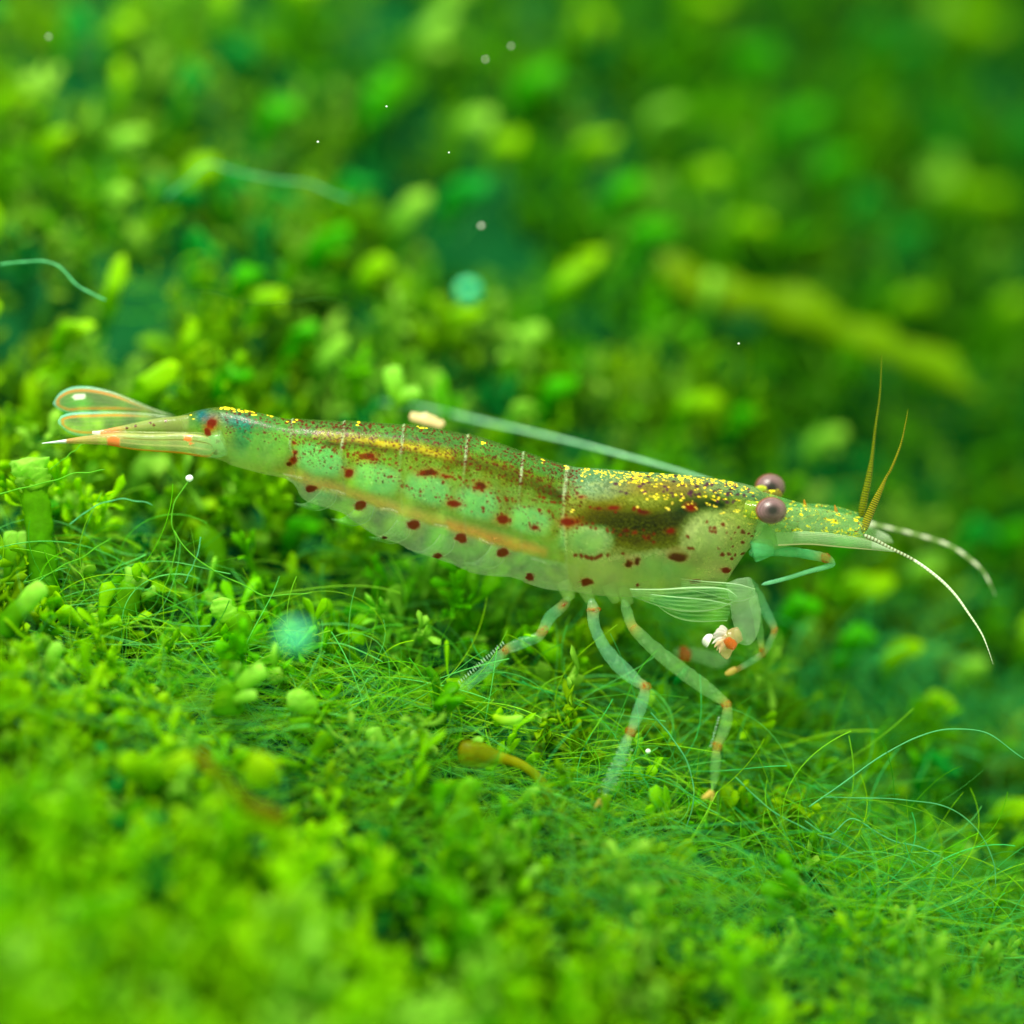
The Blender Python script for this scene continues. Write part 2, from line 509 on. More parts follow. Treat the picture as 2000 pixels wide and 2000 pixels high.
tag(bag.build("moss", M_MOSS), kind='stuff', label="blurred bright leaf tips of the moss behind", cat="moss")

# ------------------------------------------------------------------ moss shoots one can tell apart
def px_tube(pts, d=0.0, n=24, sides=14, flat=.7, ruffle=0.0, cap=True, dz=0.0, rf=3.0):
    """pts: (px, py, radius px); d may ride along with dz"""
    P = smooth(pts, n)
    s = np.linspace(0, 1, n)
    dd = d + dz * s
    C = at(P[:, 0], P[:, 1], dd)
    r = np.maximum(P[:, 2], .4) / 100 * (D + dd) / D
    if cap:
        r = r * np.sqrt(np.clip(1 - np.clip((s - .88) / .12, 0, 1) ** 2, 2e-3, 1))
        r = r * np.sqrt(np.clip(1 - np.clip((.06 - s) / .06, 0, 1) ** 2, 2e-3, 1))
    V, F = tube(C, r, r * flat, sides)
    if ruffle:
        nn = vnoise(V, rf, 5.0) * ruffle + vnoise(V, rf * 3, 1.0) * ruffle * .45
        cen = np.repeat(C, sides, 0)
        V = V + (V - cen) * nn[:, None] + UV * (nn * np.repeat(r, sides) * .5)[:, None]
    return V, F, np.repeat(s, sides)


def shoot(name, label, d, parts, cat="moss shoot"):
    p0 = parts[0][1][0]
    if parts[-1][1][0][1] > 1230 and d > -2: d -= .75      # stands a little proud of the thread mat
    e = empty(name, at(p0[0], p0[1], d), label, cat)
    for q in parts:
        pn, pts, c0, c1 = q[:4]
        kw = q[4] if len(q) > 4 else {}
        V, F, s = px_tube(pts, d, **kw)
        C = np.asarray(c0) * (1 - s[:, None]) + np.asarray(c1) * s[:, None]
        mott = 1 + .25 * vnoise(V, 6.0, 2.0)[:, None]
        mesh(pn, V, F, M_MOSS, e, col=np.clip(C * mott, 0, 1))
    return e


OL = lin(100, 170, 5); LM = lin(120, 195, 20); PL = lin(165, 225, 90); YL = lin(165, 205, 0); DG = lin(60, 145, 0); BR = lin(128, 128, 0)
R1 = dict(ruffle=.35)
shoot("moss_shoot", "thick upright moss shoot with a flared knobbly pale head, below the tail tip", .1, [
    ("stem", [(95, 1180, 30), (84, 1100, 28), (76, 1020, 26), (68, 950, 27), (62, 915, 30)], DG, OL, dict(ruffle=.3, n=40, sides=20)),
    ("shoot_tip", [(80, 960, 26), (64, 928, 34), (56, 905, 37), (54, 893, 30)], OL, PL, dict(ruffle=.4, rf=5.0, n=30, sides=24))])
shoot("moss_shoot", "moss shoot with two round pale lobes side by side at the frame edge", .3, [
    ("stem", [(38, 1150, 30), (34, 1100, 28), (32, 1065, 22)], DG, OL),
    ("lobe", [(28, 1085, 12), (22, 1055, 16), (22, 1036, 14)], LM, PL),
    ("lobe", [(44, 1085, 12), (47, 1055, 14), (48, 1036, 12)], LM, PL)])
shoot("moss_shoot", "slanting pale rounded moss lobe below the thick upright shoot", -1.2, [
    ("stem", [(0, 1240, 24), (25, 1205, 22), (50, 1180, 20)], DG, OL),
    ("lobe", [(35, 1200, 16), (62, 1165, 20), (88, 1142, 17)], LM, PL)])
shoot("moss_shoot", "broad moss shoot with a knobbly head and one small side knob", .1, [
    ("stem", [(200, 1265, 34), (225, 1215, 34), (248, 1165, 28), (262, 1135, 24)], DG, OL, dict(ruffle=.2)),
    ("shoot_tip", [(255, 1160, 20), (264, 1132, 23), (270, 1112, 20)], OL, PL, dict(ruffle=.4, rf=5)),
    ("side_knob", [(275, 1165, 10), (292, 1158, 10), (306, 1150, 10)], LM, PL, R1)])
shoot("moss_shoot", "plain rounded moss lobe standing behind the knobbly broad shoot", 1.8, [
    ("lobe", [(290, 1130, 20), (296, 1090, 24), (300, 1062, 20)], OL, LM)])
shoot("moss_shoot", "olive moss shoot with a bright knobbly cap above the teal disc", 0., [
    ("stem", [(490, 1270, 26), (470, 1230, 26), (450, 1200, 24)], DG, OL, dict(ruffle=.2)),
    ("shoot_tip", [(450, 1215, 18), (438, 1186, 24), (434, 1166, 22)], LM, PL, dict(ruffle=.4, rf=5))])
shoot("moss_shoot", "small hooked pale moss lobe low at the left under the slanting lobe", -.8, [
    ("stem", [(100, 1340, 18), (105, 1305, 16), (106, 1285, 14)], DG, OL),
    ("lobe", [(102, 1300, 12), (108, 1270, 14), (124, 1262, 11)], LM, PL, R1),
    ("lobe", [(106, 1312, 10), (116, 1302, 9), (126, 1294, 8)], LM, PL)])
shoot("moss_shoot", "branched moss shoot with three pale rounded tips left of the teal disc", -.7, [
    ("stem", [(440, 1400, 26), (442, 1360, 24), (448, 1325, 16)], DG, OL, dict(ruffle=.2)),
    ("lobe", [(436, 1310, 8), (446, 1284, 9), (458, 1268, 8)], LM, YL),
    ("lobe", [(452, 1325, 9), (458, 1305, 12), (462, 1292, 11)], LM, PL),
    ("lobe", [(465, 1345, 14), (490, 1322, 18), (520, 1306, 17)], LM, PL)])
shoot("moss_shoot", "tiny flat pale moss tip under the three tipped shoot", -.8, [
    ("lobe", [(455, 1372, 8), (480, 1360, 12), (503, 1358, 10)], OL, PL)])
shoot("moss_shoot", "wedge shaped pale moss lobe just below the teal disc", -.4, [
    ("stem", [(590, 1430, 24), (588, 1400, 26)], DG, OL),
    ("lobe", [(560, 1372, 17), (585, 1370, 22), (622, 1388, 12)], PL, LM, dict(ruffle=.25)),])
shoot("moss_shoot", "moss shoot with two pale paddle lobes forming a V", -.3, [
    ("stem", [(762, 1510, 24), (756, 1480, 24), (750, 1460, 20)], DG, OL, dict(ruffle=.2)),
    ("lobe", [(748, 1465, 14), (732, 1438, 17), (726, 1420, 15)], LM, PL),
    ("lobe", [(752, 1468, 12), (785, 1452, 18), (818, 1436, 17)], LM, PL)])
shoot("moss_leaf", "single bright yellow leaf lying level below the rear leg", -.1, [
    ("leaf", [(962, 1398, 5), (985, 1407, 9), (1012, 1404, 8), (1022, 1398, 4)], YL, PL)], "leaf")
shoot("spore_stalk", "olive brown barrel on a long curved yellow stalk between the legs", -.1, [
    ("stalk", [(1180, 1660, 12), (1130, 1625, 12), (1090, 1585, 12), (1070, 1550, 12), (1052, 1520, 10), (1020, 1495, 9), (985, 1482, 11), (960, 1478, 14)], OL, lin(170, 160, 0), dict(n=40, cap=False)),
    ("barrel", [(978, 1480, 12), (950, 1476, 24), (922, 1472, 29), (893, 1470, 24)], lin(125, 145, 0), BR, dict(ruffle=.15, n=30)),
    ("cap", [(920, 1450, 6), (934, 1446, 8), (944, 1448, 6)], PL, PL)], "spore stalk")
shoot("moss_leaf", "small pale leaf standing against the curved yellow stalk", -.4, [
    ("leaf_stem", [(955, 1625, 8), (985, 1598, 8), (1010, 1572, 7), (1025, 1562, 6)], OL, LM),
    ("leaf", [(1020, 1563, 6), (1036, 1550, 10), (1054, 1538, 8)], LM, PL)], "leaf")
shoot("moss_shoot", "upright ruffled lime moss shoot under the olive barrel", -1.0, [
    ("stem", [(905, 1720, 46), (900, 1660, 44), (902, 1600, 36), (910, 1560, 26)], DG, OL, dict(ruffle=.3)),
    ("shoot_tip", [(906, 1570, 24), (916, 1540, 20), (938, 1526, 12)], OL, LM, dict(ruffle=.3)),
    ("lobe", [(885, 1620, 20), (866, 1590, 18), (856, 1578, 12)], OL, LM, R1)])
for (lab, x, y, sc_, dd) in [("twin yellow moss buds on a lying stem beside the front foot", 1308, 1700, 1.0, -.2),
                             ("twin yellow moss buds on a lying stem at the bottom edge", 1404, 1902, 1.0, -.3)]:
    f = lambda L: [(x + a * sc_, y + b * sc_, r) for a, b, r in L]
    shoot("moss_bud", lab, dd, [
        ("stem", f([(-140, 25, 12), (-90, 18, 14), (-40, 8, 14), (5, 0, 12)]), OL, YL, dict(ruffle=.25)),
        ("bud", f([(0, -4, 8), (14, -30, 8), (28, -48, 9), (45, -60, 7)]), OL, YL),
        ("bud", f([(20, -2, 6), (28, -20, 9), (42, -34, 12), (52, -44, 9)]), YL, LM),
        ("bud", f([(-10, 6, 8), (8, 10, 13), (20, 4, 11)]), OL, YL, R1)], "moss bud")
for (lab, pts, dd, c) in [
    ("slim pale leaf rising at a slant in the blurred moss below the spore stalk", [(1020, 1725, 7), (1037, 1708, 11), (1056, 1694, 8)], -1.6, PL),
    ("slim pale leaf rising at a slant at the bottom edge", [(1112, 1930, 7), (1130, 1910, 12), (1150, 1896, 8)], -2.0, PL),
    ("small yellow leaf lying level at the bottom edge", [(905, 1915, 5), (928, 1908, 8), (945, 1900, 5)], -2.0, YL),
    ("small yellow leaf lying level in the blurred moss left of the spore stalk", [(822, 1712, 5), (838, 1705, 8), (856, 1698, 5)], -2.0, YL)]:
    shoot("moss_leaf", lab, dd, [("leaf", pts, c * .8, c)], "leaf")
shoot("moss_shoot", "blurred round yellow moss lobe over the brown sprig", -3.2, [
    ("lobe", [(495, 1540, 28), (512, 1500, 34), (524, 1475, 30)], OL, YL)])
shoot("brown_sprig", "blurred brown dying moss sprig at lower left", -4.2, [
    ("stem", [(420, 1500, 14), (450, 1545, 16), (500, 1580, 15), (560, 1605, 16)], lin(100, 145, 0), lin(125, 115, 0), dict(ruffle=.5)),
    ("side_twig", [(430, 1520, 9), (400, 1490, 10), (395, 1462, 9)], BR, lin(150, 120, 0))], "sprig")
shoot("moss_shoot", "blurred level yellow moss lobe left of the brown sprig", -3.0, [
    ("lobe", [(305, 1515, 18), (345, 1498, 26), (380, 1480, 22)], OL, YL)])
shoot("moss_branch", "long blurred yellow moss branch sloping down behind the antennae", 8.6, [
    ("branch", [(1290, 500, 22), (1350, 552, 34), (1430, 582, 30), (1510, 590, 34), (1600, 628, 38), (1690, 672, 26), (1780, 700, 26), (1850, 735, 28), (1915, 775, 18)], GREEN_Y * .42, lin(125, 172, 8), dict(n=60, ruffle=.9, rf=1.1)),
    ("side_lobe", [(1420, 560, 20), (1385, 560, 22), (1365, 575, 20)], OL, PL)], "branch")
shoot("moss_shoot", "pale upright moss lobe with a level one at its foot, over the back", 2.2, [
    ("lobe", [(775, 780, 14), (770, 745, 19), (766, 715, 18)], LM, PL),
    ("lobe", [(770, 785, 12), (795, 772, 16), (822, 765, 13)], LM, PL)])
shoot("moss_shoot", "round glowing pale moss tip at the lower right under the long arched filament", 3.0, [
    ("lobe", [(1895, 1700, 12), (1890, 1670, 18), (1886, 1648, 17)], LM, PL)])
shoot("moss_shoot", "round glowing pale moss tip lowest at the right edge", 3.0, [
    ("lobe", [(1955, 1845, 12), (1950, 1820, 18), (1948, 1798, 17)], LM, PL)])

# ------------------------------------------------------------------ algae filaments
def filaments(name, n, seed, ur, dr, spread, rad, ang=None, above=(-.2, .8), L=(1.5, 4.5), label=None, cool=0.0):
    r = np.random.default_rng(seed)
    K = 32
    u = r.uniform(*ur, n); d = r.uniform(*dr, n)
    cl = np.array([mnoise.noise(Vector((a * .45, b * .6, seed * 1.7))) for a, b in zip(u, d)])
    kp = cl > r.uniform(-.45, .35, n)
    k_ = (D + d) / D; v = surf(u, d) + .5
    for (kx, ky, kr) in KEEP:
        if 850 < kx < 1450:
            kp &= ~((d < .2) & (np.hypot(1000 + 100 * u / k_ - kx, 1000 - 100 * v / k_ - ky) < kr * 1.3) & (r.random(n) < .7))
    u, d = u[kp], d[kp]; n = len(u)
    v = surf(u, d) + r.uniform(*above, n)
    th = r.uniform(0, 2 * np.pi, n) if ang is None else r.normal(ang[0], ang[1], n) + np.pi * (r.random(n) < .5)
    Ln = r.uniform(*L, n)
    kap = r.normal(0, .42, n); w1 = r.normal(0, .9, n); ph = r.uniform(0, 6, n)
    s = np.linspace(0, 1, K)
    TH = th[:, None] + (kap * Ln)[:, None] * (s - .5) + w1[:, None] * np.sin(s * 5 + ph[:, None]) * .7
    st = Ln[:, None] / (K - 1)
    x = np.cumsum(np.cos(TH) * st, 1); y = np.cumsum(np.sin(TH) * st, 1) * .75
    x -= x.mean(1)[:, None]; y -= y.mean(1)[:, None]
    dd = d[:, None] + r.normal(0, spread, n)[:, None] * (s - .5) + .15 * np.sin(s * 6 + ph[:, None])
    Pu = u[:, None] + x; Pv = v[:, None] + y
    P = np.stack([Pu, Pv, dd], -1)
    T = np.gradient(P, axis=1); T /= np.linalg.norm(T, axis=2)[..., None]
    A = np.cross(T, np.array([0, 0, 1.0])); A /= np.linalg.norm(A, axis=2)[..., None] + 1e-6
    B = np.cross(A, T)
    R = (r.uniform(*rad, n))[:, None] * (1 - .6 * s) [None]
    V = np.concatenate([(P + (A * math.cos(a) + B * math.sin(a)) * R[..., None])[:, :, None] for a in (0, 2.094, 4.189)], 2)
    V = V.reshape(-1, 3)
    f1 = grid_faces(K, 3)
    F = (f1[None] + (np.arange(n) * K * 3)[:, None, None]).reshape(-1, 4)
    pal = np.array([lin(110, 205, 10), lin(165, 225, 20), lin(120, 220, 120), lin(90, 190, 50), lin(150, 220, 50)])
    c = pal[r.integers(0, len(pal), n)] * r.uniform(.75, 1.15, n)[:, None]
    c = np.where((r.random(n) < cool)[:, None], lin(85, 215, 125) * r.uniform(.7, 1.1, n)[:, None], c)
    C = np.repeat(c, K * 3, 0)
    o = mesh(name, W(V[:, 0], V[:, 1], V[:, 2]), F, M_ALGA, col=C)
    return tag(o, label, "algae", kind='stuff')


filaments("filament_mat", 2900, 21, (-9, 4), (-2.2, 2.0), .9, (.008, .015), ang=(-.1, .55), above=(0, 1.3), L=(2.5, 7), label="fine green algae threads matted between tail and legs")
filaments("filament_mat", 3600, 22, (1, 11.5), (-3.0, 2.8), .9, (.007, .014), ang=(-.7, .7), above=(0, 1.7), L=(3, 8), cool=.2, label="fine teal green algae threads below the front legs")
filaments("filament_mat", 700, 23, (-11, 2), (-3, 1.2), .8, (.010, .018), above=(0, 1.2), L=(2, 6), label="loose algae threads at the left")
filaments("filament_mat", 420, 25, (6, 13), (2.5, 6), 1.5, (.012, .022), ang=(-.9, .8), above=(0, 1.6), L=(3, 7), label="teal haze of blurred threads at the lower right", cool=.9)
filaments("filament_mat", 260, 24, (-12, 14), (3, 12), 1.5, (.014, .03), label="blurred algae threads behind the shrimp", above=(0, 1.3))

z4 = lambda L: [(x / 3.22, y / 3.22 + 850) for x, y in L]
z6 = lambda L: [(x / 2.576 + 1250, y / 2.576 + 1250) for x, y in L]
z5 = lambda L: [(x / 2.76 + 840, y / 2.76 + 1120) for x, y in L]
z1 = lambda L: [(x / 2.76, y / 2.76) for x, y in L]
TLF = lin(110, 200, 150); GRF = lin(120, 200, 60); DKF = lin(40, 110, 0)
for (lab, pts, d, r0, r1, c) in [
    ("curled filament hanging from the white bead below the tail", z4([(1185, 290), (1150, 340), (1095, 430), (1080, 560), (1110, 660), (1080, 830), (1020, 1000)]), 0, 1.8, 1.3, GRF),
    ("long arched teal filament reaching the right edge", z6([(850, 840), (1050, 700), (1250, 560), (1400, 490), (1560, 445), (1750, 475), (1940, 600)]), -.2, 2.0, 1.6, TLF),
    ("drooping filament under the long arched one, ending low at the right", z6([(930, 790), (1130, 795), (1350, 805), (1500, 830), (1620, 880), (1700, 960), (1780, 1120), (1790, 1240)]), -.1, 1.2, 1.6, TLF),
    ("straight filament slanting down right from the front foot", z6([(480, 690), (640, 840), (800, 935), (1000, 1020), (1200, 1110)]), 0, 2.2, 1.6, TLF),
    ("pale filament ending in a Y fork at lower right", z6([(830, 910), (950, 980), (1060, 900), (1180, 960), (1300, 1020), (1440, 1050), (1540, 1110), (1575, 1150), (1565, 1240)]), -.1, 1.8, 1.6, TLF),
    ("short hooked filament left of the Y forked one", z6([(1110, 980), (1160, 1060), (1190, 1130), (1190, 1200), (1140, 1285)]), -.1, 1.8, 1.4, GRF),
    ("gently bent filament in the middle of the lower right mat", z6([(820, 1030), (860, 1090), (930, 1170), (1000, 1225)]), -.1, 1.6, 1.2, TLF),
    ("big C shaped filament between middle and front feet", z5([(1190, 750), (1300, 880), (1390, 1030), (1422, 1200), (1380, 1380)]), -.2, 2.2, 1.6, TLF),
    ("thin dark filament in front of the upper left moss", z1([(950, 1570), (1130, 1575), (1300, 1620), (1450, 1640), (1640, 1615), (1800, 1620), (1930, 1665), (1960, 1760)]), 1.2, 1.3, 1.2, DKF),
    ("long low filament sweeping up from the left edge", z4([(-20, 935), (200, 915), (400, 820), (560, 740), (700, 640)]), -.2, 1.8, 1.4, GRF),
    ("filament crossing the thick shoot at its head", z4([(-10, 372), (150, 330), (300, 295), (480, 240), (660, 222)]), -.3, 1.8, 1.4, GRF),
    ("filament joining the thick shoot to the tail tip", z4([(315, 215), (400, 150), (470, 95), (540, 40)]), 0, 1.5, 1.2, GRF),
    ("arched filament right of the thick shoot", z4([(440, 560), (560, 470), (680, 415), (820, 405), (960, 440)]), .1, 1.9, 1.4, TLF),
    ("long filament dipping from the curled one toward the rear leg", z4([(1095, 600), (1150, 690), (1280, 810), (1500, 930), (1690, 1010), (1960, 985)]), -.1, 1.7, 1.5, GRF),
    ("short teal filament right of the curled one", z4([(1262, 640), (1245, 740), (1200, 850), (1160, 930)]), 0, 1.8, 1.3, TLF),
    ("blurred teal filament bent like a roof, upper left", z1([(900, 1060), (1000, 980), (1130, 885), (1250, 920), (1400, 955), (1650, 990), (1900, 1080)]), 3.6, 3.5, 4.0, TLF * .8),
    ("pale filament with a bright bent end at the left", z1([(0, 1425), (150, 1410), (290, 1420), (400, 1520), (480, 1580), (572, 1612)]), 1.0, 2.5, 3.0, TLF),
]:
    P = smooth([(a, b, 0) for a, b in pts], 60)
    P[:, 1] += 2.2 * np.sin(np.linspace(0, 23, 60) + len(lab)) * np.linspace(0, 1, 60)
    C = at(P[:, 0], P[:, 1], d)
    rr = np.linspace(r0, r1, 60) / 100 * .72 * (1 + .15 * np.sin(np.linspace(0, 40, 60)))
    rr[-3:] *= [.8, .6, .3]
    V, F = tube(C, rr, None, 6)
    o = mesh("algae_filament", V, F, M_ALGA, col=np.clip(c, 0, 1))
    tag(o, lab, "filament")

# ------------------------------------------------------------------ specks drifting in the water
def ball(r, nu=16, nv=10, sq=(1, 1, 1)):
    th = np.linspace(0, np.pi, nv); ph = np.linspace(0, 2 * np.pi, nu, endpoint=False)
    V = np.stack([np.sin(th)[:, None] * np.cos(ph), np.sin(th)[:, None] * np.sin(ph), np.cos(th)[:, None] * np.ones(nu)], -1).reshape(-1, 3)
    return V * r * np.array(sq), grid_faces(nv, nu)


WHT = lin(240, 245, 255)
for (lab, x, y, d, r, c) in [
    ("round white bead at the head of the curled filament below the tail", 370, 934, -.1, .075, WHT),
    ("white bead beside the middle leg above the spore stalk", 1266, 1467, -.2, .055, WHT),
    ("large pale teal out of focus droplet floating over the algae mat", 577, 1243, -6.8, .21, lin(90, 225, 190)),
    ("pale teal out of focus droplet floating above the back", 915, 568, -5.8, .16, lin(40, 215, 180)),
    ("greyish out of focus speck over the dark hollow in the moss", 940, 441, -2.2, .036, lin(235, 225, 240)),
    ("greyish out of focus speck near the top centre", 998, 90, -2.2, .025, lin(235, 225, 240)),
    ("dim greyish speck just left below the top centre one", 948, 116, -2.2, .024, lin(255, 240, 255)),
    ("pale out of focus speck in the top left corner", 95, 72, -2.2, .024, lin(235, 235, 240)),
    ("tiny sharp white speck above the bent filament", 621, 277, 0, .02, WHT),
    ("tiny sharp white speck near the top between moss tips", 755, 208, 0, .017, WHT),
    ("tiny sharp white speck right above the dark hollow", 877, 298, 0, .015, WHT),
    ("tiny sharp speck above the eyes against dark moss", 1443, 671, 0, .02, WHT)]:
    V, F = ball(r, sq=(1, 1, .9))
    V = V * (1 + .12 * vnoise(V, 2.0 / r)[:, None])
    tag(mesh("water_speck", V + at(x, y, d), F, M_PART, col=np.clip(c, 0, 1)), lab, "speck")

V, F, s = px_tube([(800, 812, 8), (822, 816, 12), (845, 824, 11), (868, 830, 9)], 1.3, flat=.35, ruffle=.5, rf=4)
tag(mesh("debris_flake", V, F, M_PART, col=lin(225, 195, 150)), "pinkish cream flake caught just above the back", "flake")

# ------------------------------------------------------------------ THE SHRIMP
shrimp = empty("shrimp", at(1150, 1500, 0), "translucent freshwater shrimp with red brown spots walking over moss", "shrimp")

# body outline: pairs of (top x, top y, bottom x, bottom y, half width px)
ST = [(352, 812, 372, 884, 12), (373, 805, 398, 893, 20), (411, 797, 424, 897, 27), (437, 796, 466, 911, 32), (489, 804, 512, 924, 38), (553, 817, 570, 940, 43),
      (574, 819, 592, 968, 46), (620, 821, 640, 988, 49), (676, 823, 690, 1012, 52), (735, 826, 742, 1045, 55), (793, 830, 792, 1066, 58), (855, 838, 846, 1083, 61),
      (920, 850, 900, 1107, 64), (978, 867, 960, 1119, 66), (1032, 886, 1020, 1131, 68), (1080, 901, 1072, 1146, 70), (1122, 912, 1122, 1156, 72), (1165, 915, 1180, 1164, 76),
      (1241, 921, 1260, 1166, 80), (1300, 925, 1320, 1160, 80), (1352, 929, 1368, 1152, 78), (1400, 935, 1415, 1138, 70), (1435, 941, 1436, 1108, 60), (1458, 946, 1456, 1080, 50),
      (1478, 953, 1474, 1058, 36), (1492, 968, 1488, 1035, 16), (1497, 985, 1495, 1012, 3)]
NX, NA = 620, 340
St = smooth(np.array([[(a[0] + a[2]) / 2, (a[1] + a[3]) / 2, *a] for a in ST]), NX)[:, 2:]
th = np.linspace(0, 2 * np.pi, NA, endpoint=False)          # 0 = back, pi = belly, pi/2 = side facing the lens
cs, sn = np.cos(th), np.sin(th)
TX = (St[:, 0] + St[:, 2]) / 2; TY = (St[:, 1] + St[:, 3]) / 2
HX = (St[:, 0] - St[:, 2]) / 2; HY = (St[:, 1] - St[:, 3]) / 2
PX = TX[:, None] + HX[:, None] * cs
PY = TY[:, None] + HY[:, None] * cs
low = np.clip(-cs, 0, 1)
wprof = np.sign(sn) * np.abs(sn) ** .8 * (1 - .42 * low ** 1.5)     # narrower at the belly
WD = St[:, 4][:, None] * wprof
# overlapping segment plates: each rear edge stands a little proud
SEG = [430, 574, 676, 793, 920, 1032, 1122]
bend = PX + (PY - 830) * .10 - 22 * np.clip(-cs, -.2, 1)
step = np.zeros_like(PX); line = np.zeros_like(PX)
for a, b in zip(SEG[:-1], SEG[1:]):
    t = (bend - a) / (b - a)
    step += np.where((t >= 0) & (t < 1), (1 - t) * 2.6, 0)
for a in SEG[1:]:
    line = np.maximum(line, np.exp(-((bend - a) / 2.2) ** 2))
WD = WD + np.sign(sn) * step * np.abs(sn)
# scalloped lower plates
scal = 5 * np.abs(np.sin((bend - 430) / 115 * np.pi)) * (PX < 1100) * (PX > 560)
PYg = PY + np.where(cs < -.9, scal, 0) * (-cs - .9) * 10 - step * cs * .8
BV = at(PX, PYg, -WD / 100 + 0.0).reshape(-1, 3)

# ---- pigment, ridge glints and plate shadow lines, painted in body coordinates
near = (sn + 0 * PX) > -0.15
nz1 = vnoise(np.stack([PX.ravel(), PY.ravel(), (sn + 0 * PX).ravel() * 60], 1)[::1], .035).reshape(PX.shape)
nz2 = vnoise(np.stack([PX.ravel(), PY.ravel(), (sn + 0 * PX).ravel() * 60], 1), .14, 7.0).reshape(PX.shape)
wx = PX + nz2 * 4; wy = PY + nz1 * 5
C = np.zeros(PX.shape + (3,)); A = np.full(PX.shape, .50)


def mixc(mask, col, alpha=None):
    global C, A
    m = np.clip(mask, 0, 1)
    C = C * (1 - m[..., None]) + np.asarray(col) * m[..., None]
    if alpha is not None: A = A * (1 - m) + alpha * m


def ell(cx, cy_, rx, ry, soft=.35, p=2, rot=0.0, X=None, Y=None):
    X = wx if X is None else X; Y = wy if Y is None else Y
    c_, s_ = math.cos(rot), math.sin(rot)
    dx, dy = X - cx, Y - cy_
    q = (np.abs((dx * c_ + dy * s_) / rx) ** p + np.abs((-dx * s_ + dy * c_) / ry) ** p) ** (1 / p)
    return np.clip((1 + soft - q) / (2 * soft), 0, 1)


def pline(pts, wdt, soft=.5):
    P = np.array(pts, float)
    best = np.full(PX.shape, 1e9)
    for a, b in zip(P[:-1], P[1:]):
        dx, dy = b - a
        t = np.clip(((wx - a[0]) * dx + (wy - a[1]) * dy) / (dx * dx + dy * dy), 0, 1)
        best = np.minimum(best, np.hypot(wx - a[0] - t * dx, wy - a[1] - t * dy))
    return np.clip((1 + soft - best / wdt) / (2 * soft), 0, 1)


topd = PY - np.interp(PX, St[:, 0], St[:, 1])             # px below the back line
botd = np.interp(PX, St[:, 2], St[:, 3]) - PY
C[:] = lin(118, 138, 12)
mixc(.5 + nz1, lin(105, 165, 60))
mixc(np.clip((40 - topd) / 14, 0, 1) * (PX < 1140), lin(88, 150, 90))
mixc(np.clip((9 - topd) / 5, 0, 1) * .7, lin(60, 80, 20), .7)
mixc(ell(490, 860, 85, 44, .4), lin(110, 185, 100), .42)
for (x, y, a, b) in [(625, 897, 46, 28), (735, 935, 43, 27), (835, 957, 43, 25), (930, 984, 41, 27), (1035, 1017, 37, 24), (1130, 1052, 36, 28)]:
    mixc(ell(x, y, a, b, .25, 3, .25), lin(100, 195, 125), .55)
mixc(pline([(395, 812), (430, 818), (480, 826)], 11, .7) * .9, lin(0, 110, 140), .7)
mixc(ell(475, 855, 16, 28, .5) * .7, lin(0, 150, 110))
mixc(ell(470, 830, 60, 12, .6) * .5, lin(0, 130, 130))
# lower clear plates
lowline = np.interp(PX, [560, 622, 690, 752, 855, 948, 1040, 1120], [928, 951, 972, 993, 1026, 1055, 1084, 1100])
below = np.clip((wy - lowline) / 5, 0, 1) * (PX > 560) * (PX < 1130)
mixc(below, lin(140, 190, 155), .27)
mixc(pline([(570, 925), (622, 943), (690, 964), (752, 986), (855, 1017), (948, 1045), (1040, 1072)], 9, .9) * .6, lin(205, 165, 95), .55)
mixc(pline([(880, 1028), (990, 1060), (1060, 1076)], 8, .9) * .6, lin(205, 130, 30), .6)
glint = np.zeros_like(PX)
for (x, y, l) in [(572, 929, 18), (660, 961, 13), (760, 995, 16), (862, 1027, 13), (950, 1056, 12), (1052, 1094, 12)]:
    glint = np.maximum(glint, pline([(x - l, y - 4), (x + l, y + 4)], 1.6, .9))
mixc(glint * .55, lin(200, 225, 225), .7)  # wet highlights off the lower ridge, painted into the shell colour
# gut: yellow over dark, running into the dark digestive mass
mixc(pline([(886, 902), (964, 915), (1026, 940), (1088, 966), (1150, 978), (1220, 975)], 15, .7), lin(28, 42, 8), .85)
mixc(pline([(640, 866), (700, 868), (760, 876), (820, 884), (886, 902)], 9, .8) * .85, lin(45, 55, 0), .85)
mixc(pline([(622, 848), (660, 853), (720, 857), (780, 868), (875, 886)], 7.5, .8) * .62, lin(185, 172, 0), .7)
mixc(np.clip((topd - 30) / 10, 0, 1) * np.clip((95 - topd) / 30, 0, 1) * ell(900, 930, 200, 70, .5) * .35, lin(120, 145, 20))
# carapace
car = np.clip((bend - 1118) / 6, 0, 1)
mixc(car, lin(130, 170, 60), .55)
mixc(car * np.clip((38 - topd) / 14, 0, 1), lin(100, 150, 120), .6)
mixc(car * ell(1240, 1016, 150, 62, .4), lin(108, 108, 0), .92)
mixc(ell(1255, 1026, 112, 44, .95), lin(22, 34, 0), .95)
mixc(ell(1264, 1028, 80, 24, .95) * .75, lin(10, 13, 0), .95)
mixc(ell(1200, 1020, 60, 18, .9) * .6, lin(30, 42, 0), .9)
mixc(ell(1332, 985, 34, 34, .7), lin(14, 42, 26), .9)
mixc(ell(1395, 985, 58, 18, .7), lin(18, 45, 12), .92)
mixc(ell(1265, 968, 62, 26, .5) * .8, lin(120, 140, 25), .75)
ret = np.abs(np.sin((PX * .55 + nz2 * 9)) * np.cos((PY * .6 + nz1 * 14)))
mixc(ell(1270, 972, 66, 30, .5) * (ret > .45) * .55, lin(60, 85, 20))
mixc(ell(1165, 950, 52, 18, .6) * .8, lin(110, 160, 150), .6)
mixc(ell(1300, 950, 120, 16, .6) * .7, lin(120, 110, 60), .8)
